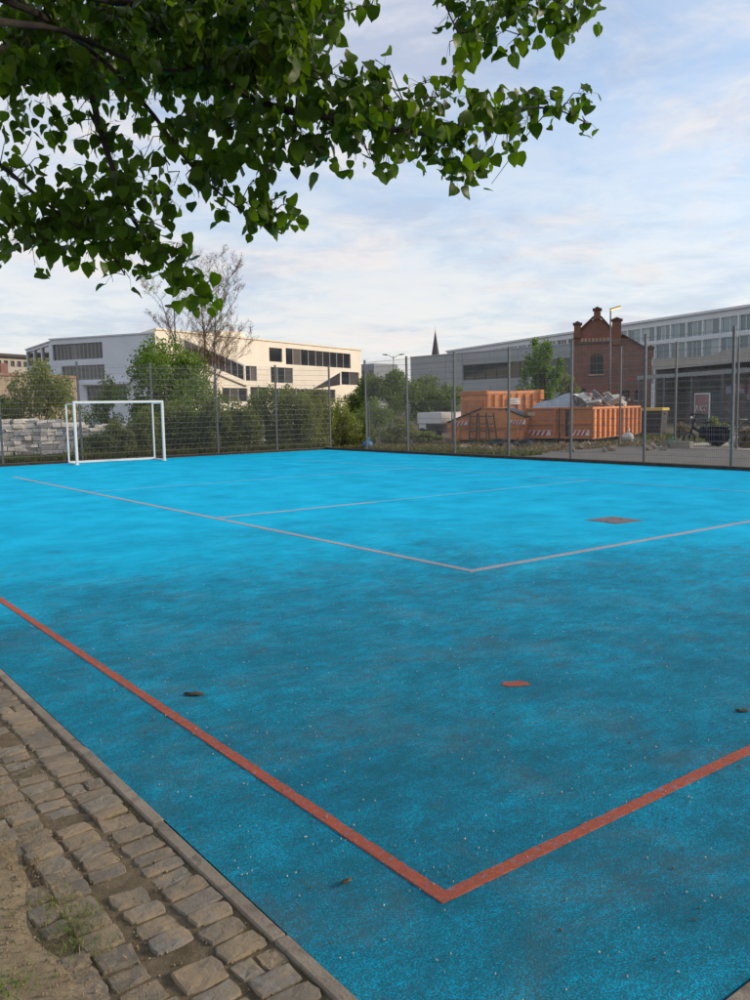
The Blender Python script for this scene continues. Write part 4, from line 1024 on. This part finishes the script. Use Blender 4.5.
for i, (px_, top, hw, gr, lb) in enumerate(hedge):
    d_ = ray(px_, 440); dist = (30.75+.25*(i % 3))/d_.y*math.hypot(d_.x, d_.y)
    shrub_at(px_, dist, top-4, hw+2, gr, 15000, lb, 120+i, 'hedge_shrub', .09, HG, z0=-.3, lumps=40, lr=.36)
for i, (px_, dist, top, hw, gr, lb) in enumerate(((341, 39, 393, 22, 'olive', 'olive shrub just beyond the far fence corner'), (370, 41, 398, 24, 'mid', 'mid green shrub beyond the fence below the pale green tree'), (400, 39, 418, 20, 'brown', 'low brown shrub left of the white trailer'), (425, 41, 431, 17, 'olive', 'low olive shrub growing in front of the white trailer'), (354, 40, 425, 12, 'brown', 'low brown scrub by the small blue sack'), (640, 48, 428, 10, 'mid', 'small green shrub at the rear of the open container'), (716, 36, 414, 13, 'olive', 'olive bush behind the cargo bicycle'), (682, 44, 421, 9, 'dry', 'yellowish dry bush left of the cargo bicycle'), (747, 34, 424, 8, 'dry', 'dry yellow bush at the right edge behind the city bicycle'))):
    shrub_at(px_, dist, top, hw, gr, 6000, lb, 150+i, size=.085, z0=-.2, lumps=26)
def tree_at(px_, dist, top, halfw, green, leaves, label, seed, z0=.3, size=.16, lumps=22, lr=.28, tr=.09, name='leafy_tree'):
    p = at(px_, 440, dist); hor = 407.7-(px_-375)*.0178
    h_ = EYE+(hor-top)*dist/845; r_ = halfw*dist/845
    return plant(name, label, 'tree', (p.x, p.y, 0), h_, r_, r_*.9, leaves, size, green, seed, z0, lumps, lr, 6, None, tr, True, .3)
tree_at(389, 62, 366, 31, 'mid', 11000, 'broad pale green tree left of the grey hall', 171, .05, lr=.36)
tree_at(420, 66, 376, 24, 'mid', 7500, 'smaller rounded green tree in front of the grey hall', 172, .05, lr=.36)
tree_at(447, 60, 381, 21, 'mid', 6000, 'low green tree just above the lidded skip', 173, .05, lr=.36)
tree_at(362, 70, 384, 17, 'mid', 5500, 'olive tree at the end of the cream wing', 174, .05, lr=.36)
tree_at(545, 58, 331, 25, 'fresh', 6500, 'slender fresh green tree left of the brick gable', 175, .12, .17, 24, .24)
tree_at(530, 57, 376, 20, 'mid', 2400, 'low bushy tree above the blue-grey tarpaulin', 176, .1, .15)
tree_at(568, 60, 372, 14, 'olive', 1800, 'dark olive bush-like tree at the left foot of the brick building', 177, .1, .15)
# trees far off, so that no bare ground shows between the buildings
for i, (px_, d_, top, hw) in enumerate(((345, 180, 392, 14), (400, 190, 385, 18), (8, 90, 392, 20))):
    tree_at(px_, d_, top, hw, 'dark', 1800, ['far dark tree under the right end of the cream wing', 'far dark tree behind the pale green tree', 'far dark tree behind the ochre wall'][i], 190+i, .1, .5, 14, .34)
# bare budding tree
def bare_tree(base, h, seed, label, spread):
    t = thing('bare_tree', label, 'tree', base); q = random.Random(seed)
    T = MB(); Bm = MB(); Tw = MB(); buds = []
    def grow(p, d, l, r, lev, MBx):
        pts = [p]; dd = d.copy(); n_ = 5
        for i in range(n_):
            dd = (dd+Vector((q.uniform(-.12, .12), q.uniform(-.12, .12), q.uniform(-.02, .10)))).normalized(); pts.append(pts[-1]+dd*l/n_)
        MBx.tube(pts, [r*(1-.75*i/n_) for i in range(n_+1)], 7 if lev == 0 else 5 if lev == 1 else 4)
        if lev >= 3:
            buds.extend(pts[2:]); return
        k = (13, 9, 7)[lev]
        for i in range(k):
            u = .25+.75*(i+q.random())/k; j = min(int(u*n_), n_-1); s_ = pts[j].lerp(pts[j+1], u*n_-j)
            az = q.uniform(0, 6.28); el = q.uniform(.5, 1.15)
            nd = (dd*math.cos(el)+Vector((math.cos(az), math.sin(az), .25)).normalized()*math.sin(el)).normalized()
            grow(s_, nd, l*q.uniform(.28, .42)*(1.2-.55*u), max(r*.40*(1-.5*u), .0065), lev+1, Bm if lev == 0 else Tw)
    for sx, sy, hh in ((0, 0, 1.0), (.45, -.25, .9), (-.4, .2, .85), (.1, .5, .7)):
        grow(Vector((sx*.4, sy*.4, -.1)), Vector((sx*spread, sy*spread, 1)).normalized(), h*hh*.92, .06, 0, T)
    BK = mat('birch_bark', (.13, .10, .085), .9, .3, 3); TW = mat('reddish_twigs', (.095, .058, .046), .9, .2, 3)
    T.build('trunk', BK, t, True); Bm.build('limbs', BK, t, True)
    link_mesh('crown', np_mesh('crown', np.array(Tw.v), np.array([f for f in Tw.f if len(f) == 4]), TW), t)
    P_ = np.array([tuple(b_) for b_ in buds for _ in range(2)])+np.random.default_rng(seed).normal(0, .05, (len(buds)*2, 3))
    V, Fc = quads(P_, .042, seed); link_mesh('buds', np_mesh('buds', V, Fc, leaf_mat('bud_leaves', (.17, .085, .05), (.24, .16, .075), .25)), t)
p = at(207, 440, 46); bare_tree((p.x, p.y, 0), EYE+(410.5-258)*46/845, 5, 'tall bare multi-stemmed tree with reddish buds in front of the school', .30)
# weeds and litter along the fence feet, in the yard: nobody could count them
def tufts(name, label, pts, hgt, green, seed, blades=9, wdt=.012):
    q = np.random.default_rng(seed); P_ = np.repeat(np.array(pts), blades, 0); n_ = len(P_)
    P_ = P_+np.c_[q.normal(0, .05, (n_, 2)), np.zeros(n_)]
    d = np.c_[q.normal(0, .45, (n_, 2)), np.ones(n_)]; d /= np.linalg.norm(d, axis=1)[:, None]
    l_ = (hgt*q.uniform(.35, 1.25, n_))[:, None]; s_ = np.cross(d, q.normal(size=(n_, 3))); s_ /= np.linalg.norm(s_, axis=1)[:, None]; s_ *= wdt*q.uniform(.6, 1.4, n_)[:, None]
    mid = P_+d*l_*.55; tip = P_+d*l_+np.c_[q.normal(0, .25, (n_, 2))*l_, -np.abs(q.normal(0, .12, n_))[:, None]*l_]
    V = np.stack([P_-s_, P_+s_, mid+s_*.8, mid-s_*.8, tip], 1).reshape(-1, 3); b_ = np.arange(n_)[:, None]*5
    Fc = np.concatenate([b_+np.array([0, 1, 2]), b_+np.array([0, 2, 3]), b_+np.array([3, 2, 4])], 0)
    return stuff(link_mesh(name, np_mesh(name, V, Fc, GREENS[green])), label, 'weeds' if green != 'dry' else 'dry grass')
q = rng
tufts('fence_weeds', 'green weeds along the foot of the rear fence', np.c_[q.uniform(-3, 20, 900), 29.75+np.abs(q.normal(0, .5, 900)), np.full(900, -.02)], .42, 'grass', 1, 12, .02)
tufts('corner_weeds', 'brown and green weeds along the right fence in front of the containers', np.c_[20.35+np.abs(q.normal(0, 1.2, 900)), q.uniform(19.5, 29.5, 900), np.full(900, -.02)], .20, 'grass', 2, 9, .02)
tufts('dry_weeds', 'dry straw coloured weeds in the container yard', np.c_[q.uniform(20.5, 30, 1400), q.uniform(20.6, 30, 1400), np.full(1400, -.02)], .18, 'dry', 3, 8, .018)
tufts('yard_weeds', 'scattered weeds between the containers and the bicycles', np.c_[q.uniform(28.6, 40, 380), q.uniform(20, 30, 380), np.full(380, -.02)], .22, 'grass', 4, 8, .025)
# rubble stones in the yard
RB = [block_mesh(90+i, mat('rubble_tan', (.24, .20, .155), .95, .25, 4)) for i in range(4)]
q2 = random.Random(31)
for i in range(46):
    px_ = q2.uniform(560, 668) if i < 34 else q2.uniform(455, 560); py_ = q2.uniform(443.5, 452)
    g_ = gp(px_, py_); o = link_mesh('rubble_stone', q2.choice(RB), None, (g_.x, g_.y, .03), (q2.uniform(0, 3), q2.uniform(0, 3), q2.uniform(0, 3))); s_ = q2.uniform(.10, .34); o.scale = (s_, s_*.8, s_*.6)
    if 28.2 < g_.x < 36.5 and 23.2 < g_.y < 28.5 and py_ < 443: o.location.x -= 2
    tag(o, 'tan lump of rubble lying on the ground around the orange containers', 'rubble', 'rubble lumps in the container yard')

# ================================================================== THE LINDEN OVERHEAD
MASK = """999999999999999995500099999996
999999999999999970000058888883
999999999999999960000039655240
999999999999999715400015000000
999999999999999947724443000000
634326636777644888876646778765
556435546788874688766578877214
314236512566664776357885360000
312226634477455342621588300000
335666654555640000000046200000
567777776134776000000000000000
888888750004675000000000000000
778888886300000000000000000000
132256388300000000000000000000
000002238850000000000000000000
000000001670000000000000000000""".split('\n')
def LR(px_, py_):           # how far away the foliage hangs
    return 4.45+.45*math.sin(px_*.011+1.0)+.35*math.sin(py_*.02+px_*.006)+.0009*px_
TB = Vector((-1.15, 3.1, 0))
linden = thing('linden_tree', 'leafy linden tree whose branches hang into the top of the picture', 'tree', TB)
LBARK = mat('linden_bark', (.040, .031, .024), .9, .35, 12, .6, 50)
toL = lambda p: Vector(p)-TB
MB().tube([(0, 0, -.2), (.02, 0, .4), (-.03, .04, 1.6), (.05, 0, 2.9), (.0, -.1, 4.6), (-.1, -.2, 6.8)], [.30, .215, .185, .165, .12, .05], 14).build('trunk', LBARK, linden, True)
BR = [  # branches in view: first the point where they leave the trunk (height), then picture points with an offset in distance
    (2.9, [(-60, 40, -.6), (20, 55, -.3), (85, 88, 0), (100, 130, 0), (115, 175, 0), (135, 222, 0), (160, 256, 0), (186, 282, 0), (208, 300, .02)], .034),
    (2.7, [(-90, 100, -.4), (0, 165, 0), (30, 190, 0), (78, 228, 0), (110, 240, 0)], .022),
    (3.3, [(-40, -40, -.5), (70, -10, -.2), (150, 12, 0), (200, 50, 0), (245, 95, 0), (300, 113, 0), (340, 118, 0), (385, 128, 0), (425, 134, 0), (450, 128, 0), (500, 112, 0), (550, 108, 0), (585, 122, 0)], .036),
    (3.2, [(-20, -10, -.3), (90, 50, 0), (145, 105, 0), (175, 145, 0), (200, 175, 0), (238, 208, 0), (282, 234, 0)], .022),
    (4.0, [(120, -160, -.3), (300, -120, 0), (420, -80, 0), (500, -8, 0), (570, 18, 0)], .032),
    (3.5, [(60, -60, -.2), (200, -30, 0), (300, 10, 0), (340, 12, 0), (372, 4, 0)], .024),
    (3.0, [(-60, 10, -.6), (60, 30, -.5), (160, 70, -.4), (260, 60, -.3), (318, 80, -.1)], .026),
]
skel = []
for hz, pts, r0 in BR:
    P_ = [Vector((TB.x+.05, TB.y, hz))]+[at(a_, b_, LR(a_, b_)+c_) for a_, b_, c_ in pts]
    Q = []
    for i in range(len(P_)-1):          # smooth a little
        p0, p1, p2, p3 = P_[max(i-1, 0)], P_[i], P_[i+1], P_[min(i+2, len(P_)-1)]
        for k in range(4):
            u = k/4; Q.append(.5*((2*p1)+(p2-p0)*u+(2*p0-5*p1+4*p2-p3)*u*u+(3*p1-p0-3*p2+p3)*u**3))
    Q.append(P_[-1]); n_ = len(Q)
    rs = [max(.004, r0*(1-.93*(i/(n_-1))**.8)) for i in range(n_)]
    MB().tube([toL(p_) for p_ in Q], rs, 8).build('branch', LBARK, linden, True)
    skel += [(Q[i], rs[i]) for i in range(4, n_)]
SK = np.array([tuple(s_[0]) for s_ in skel])
side = []      # side shoots seen against the sky
for a_, b_, c_, d_, e_ in ((372, 122, 405, 106, .007), (405, 106, 438, 97, .005), (432, 133, 452, 150, .004), (175, 145, 168, 172, .003), (245, 95, 275, 110, .005), (300, 113, 292, 140, .004), (520, 108, 530, 96, .003), (455, 128, 470, 165, .004), (345, 118, 350, 90, .005), (350, 118, 372, 160, .004), (135, 222, 165, 228, .004), (115, 175, 95, 195, .003), (60, 215, 40, 245, .004), (95, 235, 125, 275, .004), (160, 256, 190, 252, .004), (440, -10, 468, 55, .005), (505, -5, 520, 35, .004), (570, 15, 578, 32, .003)):
    p0, p1 = at(a_, b_, LR(a_, b_)), at(c_, d_, LR(c_, d_)+rnd.uniform(-.15, .15)); mid = p0.lerp(p1, .5)+Vector((rnd.uniform(-.03, .03), rnd.uniform(-.03, .03), .02))
    MB().tube([toL(p0), toL(mid), toL(p1)], [e_, e_*.8, e_*.45], 6).build('branch', LBARK, linden, True)
    for k in range(1, 5): side.append(tuple(p0.lerp(p1, k/4)))
SK = np.vstack([SK, np.array(side)])
LEAF = leaf_mat('linden_leaf', (.018, .042, .005), (.098, .165, .016), .46, (1.5, 1.7, .35), sc=2.2, rough=.42)
# heart-shaped, folded linden leaf, 1 unit long, hanging along -Z from its stalk
LT = [(.005, .15), (.05, .37), (.18, .475), (.36, .50), (.55, .45), (.74, .32), (.89, .13)]
mid_t = [.01, .07, .19, .36, .55, .74, .89, 1.03]
def leaf_shape(seed):
    q_ = random.Random(seed); fold = q_.uniform(.05, .38); curl = q_.uniform(-.05, .38); asym = q_.uniform(-.07, .07); wid = q_.uniform(.88, 1.1); wav = q_.uniform(.04, .14)
    lv, fs = [], []
    for t_ in mid_t: lv.append((asym*.5*t_*t_, -curl*t_*t_, -t_))
    for s_ in (-1, 1):
        b_ = len(lv)
        for (t_, w_) in LT:
            w2 = w_*wid*(1+s_*asym)*(1+q_.uniform(-.05, .05)); lv.append((s_*w2+asym*.5*t_*t_, fold*w2+wav*math.sin(t_*8+s_+seed)*w2-curl*1.15*t_*t_, -t_+q_.uniform(-.015, .015)))
        for k in range(len(LT)-1):
            f = (k, b_+k, b_+k+1, k+1); fs.append(f if s_ > 0 else f[::-1])
        f = (len(LT)-1, b_+len(LT)-1, len(mid_t)-1); fs.append(f if s_ > 0 else f[::-1])
    tr = []
    for f in fs:
        tr.append((f[0], f[1], f[2]))
        if len(f) == 4: tr.append((f[0], f[2], f[3]))
    return np.array(lv), np.array(tr)
LSH = [leaf_shape(i) for i in range(7)]
leaf_mes = [np_mesh('leaf', a_, b_, LEAF, True) for a_, b_ in LSH]
leaves = []; twigs = MB(); lq = random.Random(77)
def mat3(d, n):
    z = -d; y = (n-z*n.dot(z)).normalized(); x = y.cross(z); return Matrix((x, y, z)).transposed()
def add_leaf(p, sz, droop=1.0):
    az = lq.uniform(0, 2*math.pi); d = Vector((math.cos(az)*.6+lq.uniform(-.2, .2), math.sin(az)*.6+lq.uniform(-.2, .2), -lq.uniform(.05, 1.2)*droop)).normalized()
    n = Vector((math.cos(az)*.6+lq.uniform(-.8, .8), math.sin(az)*.6+lq.uniform(-.8, .8), lq.uniform(.1, 1.0)))
    leaves.append((p, mat3(d, n), sz))
for j, rowm in enumerate(MASK):
    for i, ch in enumerate(rowm):
        d_ = int(ch)
        if not d_: continue
        n_ = (0, .7, 1.9, 3.4, 5.2, 7.4, 10, 13.5, 17, 22)[d_]*(1.7 if j < 5 and i < 15 else 1.0)
        n_ = int(n_)+(1 if lq.random() < n_-int(n_) else 0)
        if not n_: continue
        cx_, cy_ = i*20+lq.uniform(4, 16), j*20+lq.uniform(0, 12)
        deep = j < 5 and i < 16
        cR = LR(cx_, cy_)+(lq.uniform(-.8, .9) if deep else lq.uniform(-.18, .22))
        c3 = at(cx_, cy_-6, cR)
        dd = np.linalg.norm(SK-np.array(c3), axis=1); kk = int(np.argmin(dd)); s0 = Vector(SK[kk])
        tw = None
        if dd[kk] < 1.0:
            mid = s0.lerp(c3, .5)+Vector((lq.uniform(-.04, .04), lq.uniform(-.04, .04), .03+.05*dd[kk]))
            tw = [s0, mid, c3]; twigs.tube([toL(p_) for p_ in tw], [.0035, .0025, .0015], 4)
        for _ in range(n_):
            pxx, pyy = i*20+lq.uniform(-1, 21), j*20+lq.uniform(-14, 9)
            if d_ < 8: pxx, pyy = cx_+max(-11, min(11, lq.gauss(0, 7.5))), cy_-5+max(-11, min(10, lq.gauss(0, 7)))
            p = at(pxx, pyy, cR+lq.uniform(-.16, .16)); sz = lq.uniform(.042, .084)
            if lq.random() < .12: sz *= .65
            add_leaf(p, sz)
            if tw is not None:
                q0 = tw[1].lerp(tw[2], lq.random())
                if (q0-p).length < .16: twigs.tube([toL(q0), toL(q0.lerp(p, .5)+Vector((0, 0, .008))), toL(p)], [.0011, .0010, .0009], 3)
stuff(twigs.build('twigs', mat('linden_twig', (.055, .052, .025), .85, .2, 10), linden, True))
ranked = []
for k, (p, m3, sz) in enumerate(leaves):
    v = pix(p)
    if v is None or not (-10 < v[0] < 760 and -5 < v[1] < 320): ranked.append((0, k)); continue
    ranked.append((sz/(p-Vector((0, 0, EYE))).length, k))
ranked.sort(reverse=True); big = {k for _, k in ranked[:300]}
allV, allF = [], []
for k, (p, m3, sz) in enumerate(leaves):
    if k in big:
        o = bpy.data.objects.new('leaf', leaf_mes[k % 7]); C.objects.link(o); o.parent = linden
        o.matrix_local = Matrix.Translation(toL(p)) @ m3.to_4x4() @ Matrix.Scale(sz, 4)
    else:
        LV, LTRI = LSH[k % 7]; A_ = np.array(m3)*sz; allF.append(LTRI+len(allV)*len(LV)); allV.append(LV @ A_.T+np.array(toL(p)))
stuff(link_mesh('foliage', np_mesh('foliage', np.concatenate(allV), np.concatenate(allF), LEAF, True), linden))
# rest of the crown: above, to the left and behind where the photo was taken from
P_, L_ = lump_points(11000, (.7, -.6, 6.2), (5.2, 4.6, 3.1), 70, 5, .24, .1)
keep = []
for k in range(len(P_)):
    x_, y_, z_ = P_[k][0]+TB.x, P_[k][1]+TB.y, P_[k][2]
    if z_ < 2.6 or math.hypot(x_, y_) < 1.2 and z_ < 3.0: continue
    v = pix((x_, y_, z_))
    if v is not None and -60 < v[0] < 810 and v[1] > -40: continue      # leaves in camera view dropped; the unseen rest shades the court
    keep.append(k)
V, Fc = quads(P_[keep], .15, 6, .5, 1.15)
stuff(link_mesh('upper_crown', np_mesh('upper_crown', V, Fc, LEAF), linden))
M = MB()
for l in L_[::3]:
    s_ = Vector((0, -.05, 3.0+.35*(l[2]-3))); e_ = Vector(l)
    v = pix(e_+TB)
    if v is not None and -80 < v[0] < 830 and v[1] > -60: continue
    M.tube([s_, s_.lerp(e_, .5)+Vector((0, 0, .3)), e_], [.05, .03, .008], 6)
stuff(M.build('limbs', LBARK, linden, True))

# ================================================================== SMALL THINGS ON THE GROUND
# fallen bud scales and grit strewn over the court
def flakes(name, label, pts, size, m, seed, cat):
    q = np.random.default_rng(seed); n_ = len(pts); P_ = np.array(pts)
    an = q.uniform(0, 6.28, n_); l_ = size*q.uniform(.5, 1.5, n_); w_ = l_*q.uniform(.4, .9, n_)
    c, s_ = np.cos(an), np.sin(an); V = []
    for a_, b_, z_ in ((-.5, -.5, .000), (.5, -.5, .003), (.5, .5, .001), (-.5, .5, .004)):
        V.append(P_+np.c_[a_*l_*c-b_*w_*s_, a_*l_*s_+b_*w_*c, np.full(n_, z_)*1.0+.0055])
    V = np.stack(V, 1); V = np.concatenate([V, V-np.array([0, 0, .0045])], 1).reshape(-1, 3); b_ = np.arange(n_)[:, None]*8
    Fc = np.concatenate([b_+np.array(f) for f in ((0, 1, 2, 3), (7, 6, 5, 4), (0, 4, 5, 1), (1, 5, 6, 2), (2, 6, 7, 3), (3, 7, 4, 0))], 0)
    return stuff(link_mesh(name, np_mesh(name, V, Fc, m)), label, cat)
q = np.random.default_rng(12)
def near(n_, sx, sy): return np.c_[1.35+np.abs(q.normal(0, sx, n_)), 1.3+np.abs(q.normal(0, sy, n_)), np.zeros(n_)]
flakes('pale_flakes', 'tiny pale bud scales strewn over the near part of the court', near(600, 3.0, 3.0), .0040, mat('pale_flake', (.50, .52, .47), .8, .3, 9), 1, 'litter')
flakes('brown_flakes', 'tiny brown bits of bark and leaf strewn over the near court', near(140, 3.0, 3.5), .006, mat('brown_flake', (.13, .10, .07), .9, .3, 9), 2, 'litter')
flakes('joint_litter', 'small dry bits lying in the joints of the setts', np.c_[q.uniform(.7, 1.24, 700), q.uniform(1.2, 6.5, 700), np.full(700, -.010)], .006, mat('tan_flake', (.30, .24, .15), .9, .3, 9), 3, 'litter')
flakes('dirt_litter', 'straw bits and grit lying on the trodden earth', np.c_[q.uniform(.1, .72, 500), q.uniform(1.6, 5.0, 500), np.full(500, .002)], .007, MATS['tan_flake'], 4, 'litter')
flakes('gravel', 'small dark and pale stones on the trodden earth', np.c_[q.uniform(.1, .72, 500), q.uniform(1.6, 5.0, 500), np.full(500, .002)], .007, mat('grit_grey', (.17, .15, .125), .9, .4, 9), 5, 'gravel')
def dead_leaf(label, x_, y_, r_, rz, seed, m):
    q_ = random.Random(seed); V = [(0, 0, .006)]; n_ = 12
    for i in range(n_):
        t_ = 2*math.pi*i/n_; V.append((math.cos(t_)*r_*(1+q_.uniform(-.25, .2)), math.sin(t_)*r_*.45*(1+q_.uniform(-.3, .2)), .007+q_.uniform(0, .012)))
    M = MB(); M.add(V+[(a_, b_, c_-.003) for a_, b_, c_ in V], [(0, 1+i, 1+(i+1) % n_) for i in range(n_)]+[(n_+1, n_+2+(i+1) % n_, n_+2+i) for i in range(n_)]+[(1+i, n_+2+i, n_+2+(i+1) % n_, 1+(i+1) % n_) for i in range(n_)])
    o = M.build('dead_leaf', m, None, True); o.location = (x_, y_, 0); o.rotation_euler = (0, 0, rz); tag(o, label, 'dead leaf')
DL = mat('dead_leaf_brown', (.055, .042, .030), .9, .3, 20)
dead_leaf('dark curled dead leaf on the court near the left orange line', 2.09, 4.60, .065, R(-40), 1, DL)
g_ = gp(742, 712); dead_leaf('dark dead leaf lying near the right edge of the court', g_.x, g_.y, .035, R(-30), 2, DL)
g_ = gp(346, 884); dead_leaf('brownish dead leaf by the corner of the orange line', g_.x, g_.y, .028, R(20), 3, mat('dead_leaf_tan', (.12, .085, .05), .9, .3, 20))
# dry grass and a few green tufts on the trodden earth
q = np.random.default_rng(15)
tufts('dry_grass', 'dry flattened grass along the edge of the setts', np.c_[.76+q.normal(0, .05, 170), q.uniform(1.6, 4.6, 170), np.full(170, .002)], .035, 'dry', 21, 7, .0012)
tufts('dry_grass', 'sparse dry straw on the trodden earth', np.c_[q.uniform(.0, .8, 260), q.uniform(1.6, 5.2, 260), np.full(260, .002)], .028, 'dry', 22, 4, .0011)
cl = [(.80, 2.80), (.79, 2.72), (.77, 2.62), (.50, 2.56), (.51, 2.50), (.48, 2.60), (.74, 2.9)]
tufts('grass_tufts', 'small green grass tufts at the edge of the setts', np.array([(a_+q.normal(0, .018), b_+q.normal(0, .03), .002) for a_, b_ in cl for _ in range(9)]), .035, 'fresh', 23, 9, .0012)
ks = [(1.235, y_) for y_ in (2.05, 2.28, 2.31, 2.7, 3.1, 3.4, 3.45, 3.9, 4.4, 4.6)]
tufts('joint_weeds', 'small weeds in the gap beside the kerb', np.array([(a_+q.normal(0, .006), b_+q.normal(0, .03), -.01) for a_, b_ in ks for _ in range(7)]), .022, 'grass', 24, 7, .0015)
